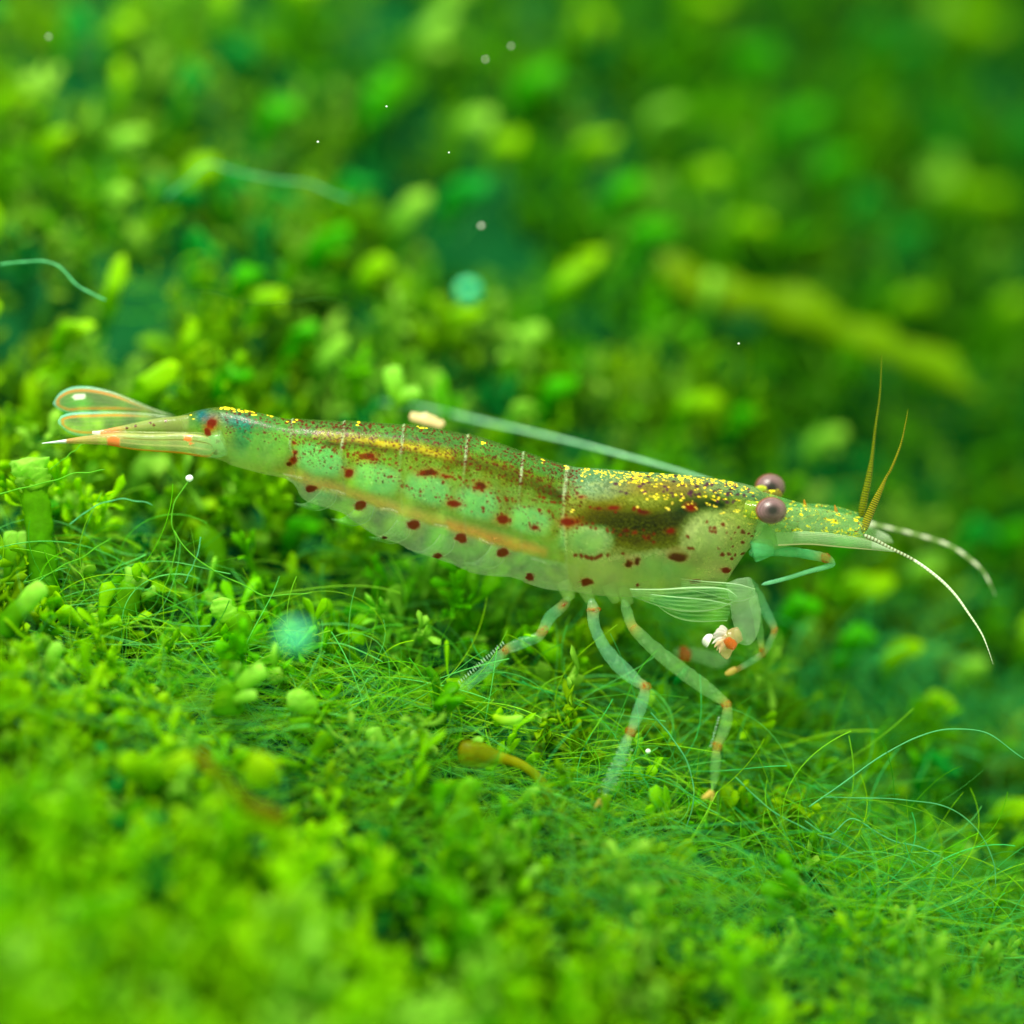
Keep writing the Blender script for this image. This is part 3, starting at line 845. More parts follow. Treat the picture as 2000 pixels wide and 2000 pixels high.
mixc(ell(1150, 1055, 40, 26, .4) * .9, lin(110, 190, 110), .5)
mixc(ell(1395, 1048, 48, 40, .6), lin(150, 195, 110), .55)
mixc(ell(1445, 1040, 34, 46, .6), lin(150, 175, 75), .6)
mixc(ell(1300, 1105, 60, 22, .6), lin(130, 190, 120), .5)
mixc(ell(1390, 1115, 40, 30, .6), lin(160, 185, 95), .58)
mixc(ell(1180, 1120, 80, 22, .8) * .8, lin(150, 175, 80), .52)
mixc(car * np.clip((1.0 - botd / 30), 0, 1), lin(135, 185, 105), .42)
streak = np.sin((PY * .9 + PX * .35 + nz2 * 6))
mixc(ell(1250, 1050, 110, 40, .6) * np.clip(streak, 0, 1) * .3, lin(120, 140, 5))
mixc(ell(1320, 1140, 100, 25, .6) * np.clip(np.sin(PY * 1.1 + PX * .03 + nz2 * 3), 0, 1) * .4, lin(190, 215, 150))
mixc(ell(430, 845, 22, 50, .5) * .35, lin(150, 160, 50))
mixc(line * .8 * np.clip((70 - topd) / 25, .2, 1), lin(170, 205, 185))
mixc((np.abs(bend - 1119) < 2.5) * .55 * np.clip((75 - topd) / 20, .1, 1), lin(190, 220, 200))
A = np.clip(A + nz2 * .10, .1, .95)
# fine broken texture
nz3 = vnoise(np.stack([PX.ravel(), PY.ravel(), (sn + 0 * PX).ravel() * 60], 1), .33, 3.0).reshape(PX.shape)
fib = np.sin((PX * .55 - PY * 1.25) * .8 + nz1 * 9 + nz2 * 3)
C = C * (1 + .30 * nz3 + .10 * fib * np.clip((topd - 50) / 20, 0, 1))[..., None]
A = A + .12 * nz3
mixc(np.exp(-((bend[..., None] - (np.array(SEG[1:]) + 5.0)) / 2.6) ** 2).max(-1) * .45 * np.clip((130 - topd) / 40, 0, 1), lin(95, 70, 10))  # painted shadow line next to each plate edge
mixc(np.clip(nz2 * 1.2, 0, 1) * .35 * np.clip((C.sum(-1) - .25) / .3, 0, 1), lin(165, 190, 100))

# spots
RED = lin(98, 14, 0); BRN = lin(74, 14, 0); ORG = lin(165, 60, 0)
mx_ = np.where(near, PX, -999)
sx = mx_ + nz2 * 4.0; sy = PY + nz1 * 5.0
BIG = [(573, 898, 8, 8), (682, 924, 10, 8), (607, 951, 12, 8), (704, 989, 13, 10), (807, 1025, 14, 12), (900, 1051, 12, 9), (983, 1080, 14, 10), (1035, 1124, 9, 7),
       (1146, 1138, 13, 7), (750, 1047, 6, 4), (855, 1082, 9, 5), (717, 892, 17, 7), (837, 924, 18, 7), (939, 951, 12, 9), (887, 984, 14, 8), (983, 1014, 13, 9), (1109, 1020, 16, 8),
       (1045, 1032, 9, 6), (872, 930, 8, 4), (1168, 992, 9, 5), (1198, 990, 17, 7), (1256, 1000, 15, 7), (1348, 988, 8, 6), (1222, 1037, 7, 5), (1240, 1041, 5, 5), (1266, 1053, 6, 6),
       (1310, 1037, 13, 7), (1324, 1088, 20, 10), (1228, 1100, 8, 9), (1244, 1096, 7, 7), (1358, 1134, 12, 6), (1245, 1144, 4, 3), (1417, 1113, 10, 6), (1147, 1022, 5, 4), (1155, 1028, 4, 4),
       (1165, 1032, 5, 4), (1185, 1036, 4, 4), (1136, 971, 6, 3), (412, 828, 11, 12), (405, 845, 7, 8), (424, 862, 4, 5), (421, 883, 5, 5), (574, 865, 4, 4), (578, 885, 4, 4), (565, 905, 6, 5)]
for (x, y, a, b) in BIG:
    org = 1145 < x < 1320 and y < 1060
    if org: a, b = a * .7, b * .65
    m = ell(x, y, a * 1.5, b * 1.5, .5, X=sx, Y=sy) * (.12 if org else .45)
    mixc(m, ORG, .7)
    mixc(ell(x, y, a, b, .28, X=sx, Y=sy), RED if (x + y) % 3 else BRN, .93)
for (x, y, r_) in [(1386, 1030, 4), (1396, 1031, 5), (1391, 1038, 4), (1398, 1040, 4), (1384, 1036, 3), (1413, 1025, 5), (1410, 1082, 5), (1423, 1082, 4), (1430, 1090, 4), (1435, 1083, 3),
                   (1451, 1082, 4), (1450, 1059, 4), (1431, 1068, 3), (1443, 1030, 3), (1450, 1038, 5), (1462, 1040, 3), (1434, 1040, 3), (1420, 1040, 3), (1475, 1035, 3), (1470, 1045, 3), (1427, 1052, 3),
                   (1404, 1072, 3), (1346, 1072, 4), (1353, 1072, 4), (1344, 1049, 4), (1124, 1087, 4), (1135, 1088, 5), (1146, 1087, 5), (1155, 1087, 6), (1165, 1087, 5), (1172, 1086, 5), (1188, 1085, 4), (1217, 1083, 3),
                   (865, 942, 4), (1050, 1020, 3), (1380, 1020, 3)]:
    mixc(ell(x, y, r_, r_, .4, X=sx, Y=sy), RED, .9)
# hundreds of small dots: find their stations only
sr = np.random.default_rng(4)


def dot(x, y, rx, ry, col, al, soft=.4, side=True):
    i = int(np.argmin(np.abs(TX + HX * 0 - x)))
    a, b = max(0, i - 14), min(NX, i + 15)
    X = PX[a:b]; Y = PY[a:b]
    q = np.hypot((X - x) / rx, (Y - y) / ry)
    m = np.clip((1 + soft - q) / (2 * soft), 0, 1) * (near[a:b] if side else ~near[a:b])
    C[a:b] = C[a:b] * (1 - m[..., None]) + col * m[..., None]
    A[a:b] = A[a:b] * (1 - m) + al * m


def inside(x):
    i = int(np.argmin(np.abs(TX - x)))
    return St[i, 1], St[i, 3]


PUR = lin(70, 30, 70)
cnt = 0
while cnt < 2100:
    x = sr.uniform(440, 1135)
    t0, b0 = inside(x)
    f = sr.beta(1.0, 2.2)
    y = t0 + 3 + f * (b0 - t0) * .62
    if x < 560 and sr.random() < .55: continue
    r_ = sr.uniform(.9, 1.9) * (1.35 if sr.random() < .15 else 1)
    dot(x, y, r_ * 1.15, r_, RED * sr.uniform(.35, 1.0), .88)
    if cnt % 3 == 0: dot(x + sr.normal() * 9, y + 5, r_, r_, RED, .7, side=False)
    cnt += 1
for ln in [[(700, 893), (760, 905), (840, 925), (900, 940), (940, 955), (1000, 980), (1080, 1005)], [(760, 930), (800, 960), (880, 975), (960, 1000), (1040, 1030)],
           [(1120, 1020), (1200, 1037), (1290, 1050)], [(600, 870), (680, 890), (740, 905)], [(1150, 995), (1260, 998)], [(1020, 965), (1100, 985)]]:
    for a, b in zip(ln[:-1], ln[1:]):
        for _ in range(9):
            t = sr.random()
            r_ = sr.uniform(1.5, 3.2)
            dot(a[0] + (b[0] - a[0]) * t + sr.normal() * 3, a[1] + (b[1] - a[1]) * t + sr.normal() * 5, r_ * 1.2, r_, RED, .9)
for _ in range(60):
    x = sr.uniform(1200, 1480); t0, b0 = inside(x)
    dot(x, t0 + sr.uniform(4, 45), sr.uniform(2, 5), sr.uniform(1.5, 4), PUR * sr.uniform(.7, 1.6), .8)
GOLD = lin(250, 235, 60)
for _ in range(190):
    x = sr.uniform(1135, 1485); t0, b0 = inside(x)
    f = abs(sr.normal()) * (10 + 26 * np.clip((x - 1180) / 200, 0, 1))
    n_ = sr.integers(1, 4)
    for _k in range(n_):
        dot(x + sr.normal() * 2.5, t0 + 3 + f + sr.normal() * 1.2, sr.uniform(.9, 2.3), sr.uniform(.6, 1.2), GOLD * sr.uniform(.5, 1.2), .95, .3)
for (x0, x1, n_) in [(430, 500, 34), (560, 580, 3), (815, 835, 5), (935, 950, 4), (1050, 1065, 3), (1100, 1112, 4), (520, 535, 4), (1225, 1440, 60), (368, 378, 3), (695, 702, 3)]:
    for _ in range(n_):
        x = sr.uniform(x0, x1); t0, b0 = inside(x)
        dot(x, t0 + abs(sr.normal()) * 4 + 1.5, sr.uniform(1.5, 3.2), sr.uniform(.8, 1.4), GOLD, .95, .3)
for (x, y) in [(1278, 970), (1285, 971), (1281, 975), (1330, 977), (1334, 973), (1302, 992), (1306, 995), (1264, 975), (1119, 996), (1116, 1000), (1335, 990), (1245, 990), (1440, 1000), (1455, 1008), (1465, 985)]:
    dot(x, y, 3.0, 1.2, GOLD, .95, .3)
C = np.clip(np.clip(C, 0, 1) ** 1.18 * np.array([1.28, .98, .92]), 0, 1)
lum = C.mean(-1, keepdims=True)
pale = np.clip((topd - 40) / 60, 0, 1)[..., None] * np.clip((lum - .06) / .1, 0, 1)
pale = pale * (.16 + .16 * np.clip((PX - 1100) / 60, 0, 1) + .10 * below)[..., None]
C = C * (1 - pale) + np.array([.50, .50, .32]) * pale
A = np.where(A < .66, A * .72, A)
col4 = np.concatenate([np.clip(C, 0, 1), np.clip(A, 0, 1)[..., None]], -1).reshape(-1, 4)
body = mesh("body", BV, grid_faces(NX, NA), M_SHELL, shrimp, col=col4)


def limb(name, pts, col, d=0.0, dz=0.0, parent=shrimp, mat=None, n=None, sides=14, flat=.7, alpha=.45, cap=True, ruffle=0.0, colf=None, rf=6.0):
    n = n or max(16, len(pts) * 7)
    V, F, s = px_tube(pts, d, n=n, sides=sides, flat=flat, cap=cap, dz=dz, ruffle=ruffle, rf=rf)
    col = np.asarray(col, float)
    c = np.tile(np.append(col, alpha), (len(V), 1))
    c[:, :3] *= 1 + .25 * vnoise(V, 9.0, 3.0)[:, None]
    if colf is not None: c = colf(c, s, V)
    return mesh(name, V, F, mat or M_LIMB, parent, col=np.clip(c, 0, 1))


# inner organs, seen through the shell
V, F, s = px_tube([(640, 862, 5), (720, 866, 7), (800, 876, 7), (886, 900, 8), (964, 916, 11), (1026, 941, 13), (1088, 966, 13), (1150, 978, 13), (1220, 978, 12)], 0, n=80, sides=12, flat=.9)
cc = np.where(s[:, None] < .42, lin(190, 165, 0), lin(40, 50, 12))
mesh("gut", V, F, M_BED, shrimp, col=cc)
V, F, s = px_tube([(1170, 1010, 16), (1215, 1012, 34), (1265, 1012, 42), (1310, 1010, 36), (1345, 1000, 20)], 0, n=50, sides=24, flat=.8, ruffle=.25, rf=4)
mesh("digestive_gland", V, F, M_BED, shrimp, col=lin(50, 62, 6))
V, F, s = px_tube([(1330, 985, 14), (1370, 984, 18), (1410, 988, 16), (1440, 992, 10)], 0, n=30, sides=16, flat=.8, ruffle=.2)
mesh("stomach", V, F, M_BED, shrimp, col=lin(30, 60, 35))

# ---- eyes
def eye(x, y, d, rx, ry):
    nu, nv = 64, 60
    t_ = np.linspace(0, np.pi, nv); p_ = np.linspace(0, 2 * np.pi, nu, endpoint=False)
    Lx = np.sin(t_)[:, None] * np.cos(p_); Ly = np.sin(t_)[:, None] * np.sin(p_); Lz = np.cos(t_)[:, None] * np.ones(nu)
    # pole Lz looks out to the lens side
    V = at(x, y, d) + (Lx.ravel()[:, None] * XV * rx + Ly.ravel()[:, None] * UV * ry - Lz.ravel()[:, None] * FV * min(rx, ry)) / 100
    rr = np.hypot(Lx.ravel(), Ly.ravel()) * np.where(Lz.ravel() > 0, 1, -1) + np.where(Lz.ravel() > 0, 0, 2)
    ring = .5 + .5 * np.sin(rr * 38 + vnoise(V, 6) * 1.5)
    c = lin(112, 80, 96)[None] * (.5 + .8 * ring[:, None])
    pup = np.clip((.6 - rr) / .4, 0, 1)[:, None]
    c = c * (1 - pup) + lin(22, 12, 28) * pup
    rim = np.clip((rr - .9) / .1, 0, 1)[:, None]
    c = c * (1 - rim * .7) + lin(150, 70, 30) * rim * .7
    c *= (1 + .35 * vnoise(V, 14, 3.0)[:, None])
    o = mesh("eye", V, grid_faces(nv, nu), M_EYE, shrimp, col=np.clip(c, 0, 1))
    return o


e1 = eye(1506, 997, -.62, 30, 26)
e2 = eye(1504, 952, .62, 30, 27)
GF = lambda dens: (lambda c, s, V: gold_flecks(c, V, dens))


def gold_flecks(c, V, dens=.25):
    n_ = vnoise(V, 9.0, 4.0) * .9 + .7 * vnoise(V, 26.0, 1.0)
    m = np.clip((n_ - (.55 - dens)) / .12, 0, 1)[:, None]
    c[:, :3] = c[:, :3] * (1 - m) + lin(225, 210, 20) * m
    c[:, 3:] = np.maximum(c[:, 3:], m * .95)
    n2 = np.clip((vnoise(V, 20.0, 9.0) - .42) / .1, 0, 1)[:, None]
    c[:, :3] = c[:, :3] * (1 - n2) + lin(110, 40, 0) * n2
    return c


limb("eye_stalk", [(1455, 992, 15), (1475, 996, 17), (1494, 998, 20)], lin(140, 175, 60), d=-.45, dz=-.1, parent=e1, n=40, sides=40, colf=GF(.22), cap=False)
limb("eye_stalk", [(1450, 962, 12), (1472, 966, 15), (1492, 966, 20)], lin(140, 165, 50), d=.25, dz=.2, parent=e2, n=40, sides=40, colf=GF(.3), cap=False, alpha=.8)
limb("eye_stalk", [(1492, 972, 14), (1512, 968, 12), (1526, 962, 8)], lin(120, 110, 40), d=.1, dz=.2, parent=e2, n=40, sides=30, colf=GF(.35), alpha=.7)

# ---- head front: rostrum, stalks of the feelers, scales
CLR = lin(150, 205, 150); TL2 = lin(90, 180, 130); PK = lin(215, 150, 110)
ros = limb("rostrum", [(1440, 952, 10), (1480, 972, 14), (1530, 985, 12), (1580, 996, 9), (1640, 1006, 6), (1700, 1016, 2)], lin(110, 175, 110), d=0, n=60, sides=20, flat=.4, alpha=.3, colf=GF(.12))
limb("rostrum_tooth", [(1574, 995, 4), (1572, 984, 3), (1570, 975, 1)], lin(190, 130, 30), parent=ros, alpha=.6)
limb("rostrum_tooth", [(1634, 1003, 4), (1632, 994, 3), (1630, 986, 1)], lin(190, 130, 30), parent=ros, alpha=.6)
limb("feeler_stalk", [(1500, 1022, 20), (1550, 1016, 25), (1600, 1018, 24), (1650, 1026, 21), (1690, 1038, 15)], lin(140, 180, 120), d=-.18, n=140, sides=80, alpha=.28, colf=GF(.24))
limb("feeler_stalk", [(1510, 1006, 18), (1560, 1003, 19), (1620, 1006, 19), (1690, 1018, 12)], lin(100, 170, 110), d=.25, n=120, sides=70, alpha=.28, colf=GF(.2))
limb("face", [(1470, 1040, 28), (1500, 1045, 30), (1530, 1048, 24), (1550, 1055, 14)], lin(130, 190, 110), d=-.1, n=40, sides=24, alpha=.4, ruffle=.1)
limb("face", [(1468, 1078, 22), (1490, 1072, 20), (1512, 1070, 14)], lin(95, 190, 130), d=-.15, n=30, sides=20, alpha=.4)


def blade(name, edge_a, edge_b, d, colfun, parent=shrimp, thick=.9, bulge=6, n=70, m=26, dz=0.0):
    """thin plate between two edge curves, with real thickness"""
    Aa = smooth([(x, y, 0) for x, y in edge_a], n); Bb = smooth([(x, y, 0) for x, y in edge_b], n)
    t = np.linspace(0, 1, m)
    X = Aa[:, 0][:, None] * (1 - t) + Bb[:, 0][:, None] * t
    Y = Aa[:, 1][:, None] * (1 - t) + Bb[:, 1][:, None] * t
    s = np.linspace(0, 1, n)[:, None] + 0 * X
    th_ = np.sqrt(np.clip(1 - (2 * t - 1) ** 2, 0, 1))[None] * np.clip(np.minimum(s, 1 - s) * 12, 0.05, 1)
    T = t[None] + 0 * X
    front = at(X, Y, d + dz * s - (bulge * th_ + thick * th_) / 100)
    back = at(X[:, ::-1], Y[:, ::-1], (d + dz * s - (bulge * th_ - thick * th_) / 100)[:, ::-1])
    V = np.concatenate([front, back], 1).reshape(-1, 3)
    S2 = np.concatenate([s, s[:, ::-1]], 1).ravel(); T2 = np.concatenate([T, T[:, ::-1]], 1).ravel()
    XX = np.concatenate([X, X[:, ::-1]], 1).ravel(); YY = np.concatenate([Y, Y[:, ::-1]], 1).ravel()
    wd_ = np.hypot(Aa[:, 0] - Bb[:, 0], Aa[:, 1] - Bb[:, 1])[:, None] + 0 * X
    W2 = np.concatenate([wd_, wd_], 1).ravel()
    LEN = np.hypot(*(Aa[-1, :2] - Aa[0, :2]))
    c = colfun(S2, T2, XX, YY, np.minimum(np.minimum(T2, 1 - T2) * W2 * 1.6, (1 - S2) * LEN))
    if 'tail' in name or name == 'telson': c[:, 3] *= np.clip(S2 * 9, 0, 1)
    return mesh(name, V, grid_faces(n, 2 * m), M_LIMB, parent, col=np.clip(c, 0, 1))


def rgba(base, al, n):
    return np.tile(np.append(base, al), (n, 1))


def mx2(c, m, col, al=None):
    m = np.clip(m, 0, 1)[:, None]
    c[:, :3] = c[:, :3] * (1 - m) + col * m
    if al is not None: c[:, 3:] = c[:, 3:] * (1 - m) + al * m
    return c


def scale_col(s, t, x, y, q):
    c = rgba(lin(150, 195, 150), .14, len(s))
    c = mx2(c, np.abs(np.sin(t * 24 + s * 2)) ** 6 * .6, lin(215, 225, 190), .55)
    c = mx2(c, (t > .88) * 1.0, lin(225, 215, 190), .75)
    return mx2(c, (s > .8) * .5, lin(200, 205, 200), .5)


blade("antenna_scale", [(1515, 1040), (1580, 1038), (1650, 1045), (1700, 1056), (1745, 1076)], [(1520, 1066), (1580, 1064), (1650, 1070), (1700, 1074), (1746, 1078)], -.35, scale_col)
blade("antenna_scale", [(1560, 1020), (1640, 1022), (1700, 1030), (1735, 1045), (1743, 1056)], [(1560, 1045), (1640, 1048), (1700, 1056), (1730, 1060), (1744, 1060)], .5, scale_col)

# ---- feelers
def band(k, ca, cb_, aa=.9, ab=.6):
    def f(c, s, V):
        m = (.5 + .5 * np.sin(s * k)) [:, None]
        m = np.clip((m - .35) * 3, 0, 1)
        c[:, :3] = ca * m + cb_ * (1 - m)
        c[:, 3:] = aa * m + ab * (1 - m)
        return c
    return f


OLV = lin(150, 140, 20)
limb("antennule", [(1682, 1012, 8), (1688, 975, 7.5), (1695, 943, 6.5), (1700, 915, 5), (1703, 895, 3.4), (1710, 834, 2.2), (1718, 776, 1.5), (1721, 728, 1), (1722, 690, .5)], OLV, d=.15, n=300, sides=12, flat=.6,
     colf=band(420, lin(125, 130, 0), lin(70, 85, 0), .85, .7))
limb("antennule", [(1684, 1040, 8), (1697, 1008, 8), (1710, 978, 7), (1722, 952, 4.5), (1731, 932, 2.6), (1740, 917, 2.6), (1759, 869, 1.8), (1768, 830, 1.2), (1774, 798, .6)], OLV, d=-.15, n=300, sides=12, flat=.6,
     colf=band(380, lin(150, 140, 15), lin(80, 85, 0), .85, .7))
limb("antennule", [(1685, 1044, 5), (1710, 1055, 3.8), (1734, 1068, 3.3), (1785, 1094, 3), (1833, 1129, 3), (1865, 1161, 2.6), (1891, 1197, 2.1), (1917, 1237, 1.6), (1930, 1268, .8), (1940, 1298, .5)], CLR, d=-.2, n=260, sides=8,
     colf=lambda c, s, V: mx2(band(330, lin(245, 248, 245), lin(205, 215, 200), .97, .9)(c, s, V), (s < .3) * (.5 + .5 * np.sin(s * 330)), lin(90, 90, 20)))
limb("antennule", [(1690, 1022, 6), (1720, 1028, 3.5), (1753, 1035, 3), (1785, 1043, 3.2), (1833, 1057, 3.2), (1865, 1071, 3.4), (1900, 1097, 3.3), (1920, 1116, 2.4), (1936, 1145, 1.5), (1945, 1165, .5)], CLR, d=1.3, n=200, sides=8,
     colf=band(52, lin(225, 225, 215), lin(150, 175, 120), .85, .6))
limb("antenna", [(1420, 950, 3), (1345, 925, 2.6), (1240, 895, 3), (1139, 868, 3), (1030, 842, 3), (932, 820, 3), (860, 803, 2.6), (790, 790, 2), (730, 785, 1.5)], lin(170, 230, 200), d=1.2, dz=2.6, n=120, sides=10, alpha=.6)

# ---- tail fan
OR2 = lin(225, 140, 60)


def fan_col(s, t, x, y, q):
    n_ = len(s)
    c = rgba(lin(165, 190, 150), .10, n_)
    c = mx2(c, ((np.hypot((x - 155) / 2.2, y - 775 - (x - 155) * -.1) < 6)) * .8, lin(235, 240, 240), .85)  # glossy white highlight painted on the upper lobe
    c = mx2(c, np.abs(np.sin(t * 20)) ** 8 * .3, lin(210, 190, 150), .3)
    c = mx2(c, np.exp(-((q - 13) / 4.5) ** 2) * np.clip((s - .15) * 3, 0, 1), OR2, .42)
    return mx2(c, np.clip((9 - q) / 3, 0, 1) * np.clip((s - .4) * 3, 0, 1), lin(150, 220, 210), .3)


u1 = blade("tail_fan_blade", [(345, 812), (300, 797), (263, 781), (222, 765), (176, 755), (140, 756), (116, 768), (104, 786)], [(345, 818), (300, 812), (240, 806), (190, 806), (160, 806), (135, 808), (115, 800), (104, 790)], .35, fan_col, dz=.1)
u2 = blade("tail_fan_blade", [(345, 814), (290, 806), (230, 803), (180, 804), (140, 806), (120, 812), (113, 822)], [(345, 826), (300, 836), (255, 844), (210, 850), (165, 853), (135, 846), (114, 828)], .15, fan_col)


def tel_col(s, t, x, y, q):
    c = rgba(lin(175, 180, 110), .20, len(s))
    c = mx2(c, (s > .72) * np.clip((s - .7) * 6, 0, 1), lin(225, 150, 105), .45)
    c = mx2(c, (s > .93) * 1.0, lin(230, 225, 215), .7)
    for (a, b) in [(323, 822), (294, 826), (265, 832), (247, 836), (300, 830)]:
        c = mx2(c, (np.hypot(x - a, y - b) < 3.0) * 1.0, BRN, .95)
    return c


blade("telson", [(385, 806), (345, 813), (306, 817), (262, 826), (225, 834), (190, 842)], [(385, 850), (340, 850), (300, 848), (262, 847), (225, 846), (190, 846)], -.05, tel_col, bulge=10)


def low_col(s, t, x, y, q):
    c = rgba(lin(165, 185, 125), .16, len(s))
    c = mx2(c, np.abs(np.sin(t * 11 + 1)) ** 10 * .5, lin(215, 190, 130), .55)
    c = mx2(c, (np.exp(-((t - .32) / .05) ** 2)) * (s < .55), lin(90, 95, 10), .7)
    c = mx2(c, np.clip((s - .45) * 2.4, 0, 1) * .8, lin(215, 140, 100), .42)
    c = mx2(c, (t > .88) * (s < .62) * .95, lin(205, 140, 20), .6)
    c = mx2(c, (s > .86) * 1.0, lin(215, 220, 235), .8)
    for (a, b, r_) in [(222, 864, 12), (368, 855, 7), (372, 866, 4)]:
        c = mx2(c, (np.hypot((x - a) / 1.2, y - b) < r_) * .8, lin(220, 100, 40), .8)
    return c


blade("tail_fan_blade", [(420, 868), (404, 852), (360, 846), (300, 848), (234, 846), (199, 848), (161, 852), (120, 859), (82, 865)], [(420, 880), (408, 893), (350, 886), (263, 879), (211, 870), (185, 868), (161, 867), (120, 866), (82, 867)], -.28, low_col, bulge=8)
blade("tail_fan_blade", [(418, 864), (400, 846), (350, 843), (290, 842), (230, 840), (180, 842)], [(418, 868), (400, 880), (350, 878), (290, 872), (230, 862), (180, 848)], -.12, tel_col, bulge=4)
limb("tail_joint", [(440, 862, 26), (418, 868, 26), (398, 872, 20), (380, 874, 12)], lin(140, 195, 130), d=-.12, alpha=.4, n=40, sides=20, ruffle=.1)

# ---- walking legs
def leg(name, pts, joints, d, col=CLR, spikes=None, foot=None, alpha=.16, parent=shrimp, dz=0.0):
    PP = np.array([(q_[0], q_[1]) for q_ in pts], float)
    sl = np.concatenate([[0], np.cumsum(np.hypot(*np.diff(PP, axis=0).T))]); sl /= sl[-1]
    along_ = lambda x, y: d + dz * float(sl[np.argmin(np.hypot(PP[:, 0] - x, PP[:, 1] - y))])

    def cf(c, s, V):
        for (x, y, a, b) in joints:
            p = at(x, y, along_(x, y))
            m = np.exp(-(np.linalg.norm(V - p, axis=1) / .17) ** 2)
            c = mx2(c, m * .8, lin(170, 140, 20), .6)
        g = np.clip((vnoise(V, 18.0, 2.0) - .25) * 5, 0, 1) * (vnoise(V, 4.0, 6.0) > 0)  # mask for pale glints painted into the leg colour
        return mx2(c, g * .22, lin(210, 225, 180), .6)
    pts = [(a, b, c * .86) for a, b, c in pts]
    L_ = limb(name, pts, col, d=d, n=len(pts) * 12, sides=24, alpha=alpha, ruffle=.10, dz=dz, colf=cf)
    for (x, y, a, b) in joints:
        limb("joint", [(x - b[0] * .6, y - b[1] * .6, a * .75), (x, y, a * .95), (x + b[0] * .6, y + b[1] * .6, a * .75)], lin(185, 120, 15), d=along_(x, y) - .01, parent=L_, alpha=.12, ruffle=.5, n=20, sides=20, colf=lambda c, s, V: mx2(c, np.clip((vnoise(V, 14.0, 8.0) - .05) * 4, 0, 1), lin(150, 70, 0), .75))
    if spikes:
        for (x, y, dx, dy) in spikes:
            limb("bristle", [(x, y, 1.0), (x + dx * .6, y + dy * .6, .8), (x + dx, y + dy, .4)], lin(200, 235, 220), d=along_(x, y), parent=L_, n=5, sides=4, alpha=.9)
    if foot:
        for pts_ in foot:
            limb("claw", pts_, lin(205, 175, 90), d=d + dz, parent=L_, n=14, sides=8, alpha=.8)
    return L_


def along(a, b, n_, dx, dy):
    return [(a[0] + (b[0] - a[0]) * t, a[1] + (b[1] - a[1]) * t, dx + random.uniform(-1, 1), dy + random.uniform(-1, 1)) for t in np.linspace(0, 1, n_)]


leg("walking_leg", [(1112, 1165, 10), (1098, 1184, 12), (1074, 1206, 13), (1062, 1228, 12), (1052, 1243, 11), (1030, 1252, 12), (1003, 1262, 13), (988, 1270, 10), (962, 1296, 12), (930, 1325, 12), (900, 1348, 9), (880, 1358, 4)],
    [(1059, 1234, 13, (6, 12)), (988, 1269, 10, (10, 6)), (1100, 1182, 11, (5, 6))], .1, col=lin(110, 195, 150),
    spikes=along((985, 1260), (890, 1345), 22, -5, -8), foot=[[(882, 1357, 3), (874, 1356, 2), (870, 1350, 1)], [(882, 1358, 3), (876, 1362, 2), (870, 1368, 1)]])
leg("walking_leg", [(1155, 1168, 13), (1158, 1190, 14), (1160, 1218, 13), (1170, 1245, 13), (1192, 1280, 16), (1218, 1308, 17), (1246, 1332, 13), (1259, 1343, 11), (1252, 1378, 14), (1240, 1410, 12), (1231, 1432, 9), (1220, 1458, 12), (1204, 1498, 12), (1186, 1538, 10), (1172, 1562, 6)],
    [(1260, 1340, 12, (-2, 12)), (1232, 1430, 11, (-4, 12)), (1158, 1192, 13, (0, 8))], -.15, dz=-1.0, col=lin(125, 200, 160),
    spikes=along((1212, 1460), (1172, 1545), 9, -4, 0) + along((1232, 1465), (1196, 1540), 9, 4, 1), foot=[[(1174, 1560, 5), (1168, 1570, 4), (1160, 1580, 2)], [(1174, 1560, 4), (1176, 1570, 3), (1176, 1580, 1)]])
leg("walking_leg", [(1216, 1168, 10), (1224, 1192, 12), (1234, 1222, 12), (1250, 1240, 14), (1284, 1272, 16), (1322, 1302, 17), (1365, 1334, 17), (1400, 1360, 13), (1419, 1376, 10), (1419, 1404, 13), (1410, 1435, 12), (1400, 1460, 9), (1398, 1488, 11), (1395, 1520, 10), (1390, 1546, 6)],
    [(1419, 1376, 11, (4, 10)), (1401, 1458, 10, (-2, 12)), (1236, 1226, 10, (4, 4))], -.15, dz=-.9, col=lin(130, 190, 120),
    spikes=along((1406, 1400), (1390, 1455), 10, -4, 3), foot=[[(1391, 1544, 5), (1382, 1554, 6), (1370, 1560, 3)], [(1391, 1545, 4), (1392, 1556, 3), (1388, 1566, 1)]])
# front pincers folded under the head
pin = limb("front_leg", [(1440, 1130, 26), (1450, 1165, 27), (1458, 1200, 28), (1455, 1235, 24), (1440, 1255, 17)], lin(160, 195, 160), d=-.25, alpha=.2, n=40, sides=24, ruffle=.1)
limb("pincer", [(1448, 1236, 15), (1428, 1246, 18), (1418, 1268, 15), (1420, 1288, 5)], lin(205, 175, 130), d=-.3, parent=pin, alpha=.4, ruffle=.2, n=30, sides=20)
for k in range(8):
    a = math.radians(140 + k * 13)
    q0 = (1420 - k * .6, 1232 + k * 3.5); L1 = 33 - abs(k - 3) * 3
    limb("pincer_brush", [(q0[0], q0[1], 3.4), (q0[0] + L1 * .55 * math.cos(a), q0[1] - L1 * .5 * math.sin(a), 3.6), (q0[0] + L1 * math.cos(a) + 2, q0[1] - L1 * .75 * math.sin(a) + 7, .8)],
         lin(235, 220, 232) if k < 5 else lin(225, 190, 165), d=-.32 - .02 * (k % 3), parent=pin, alpha=.5, n=16, sides=10)
limb("joint", [(1418, 1246, 7), (1428, 1258, 10), (1438, 1264, 7)], lin(200, 90, 15), d=-.5, parent=pin, alpha=.6, ruffle=.3)
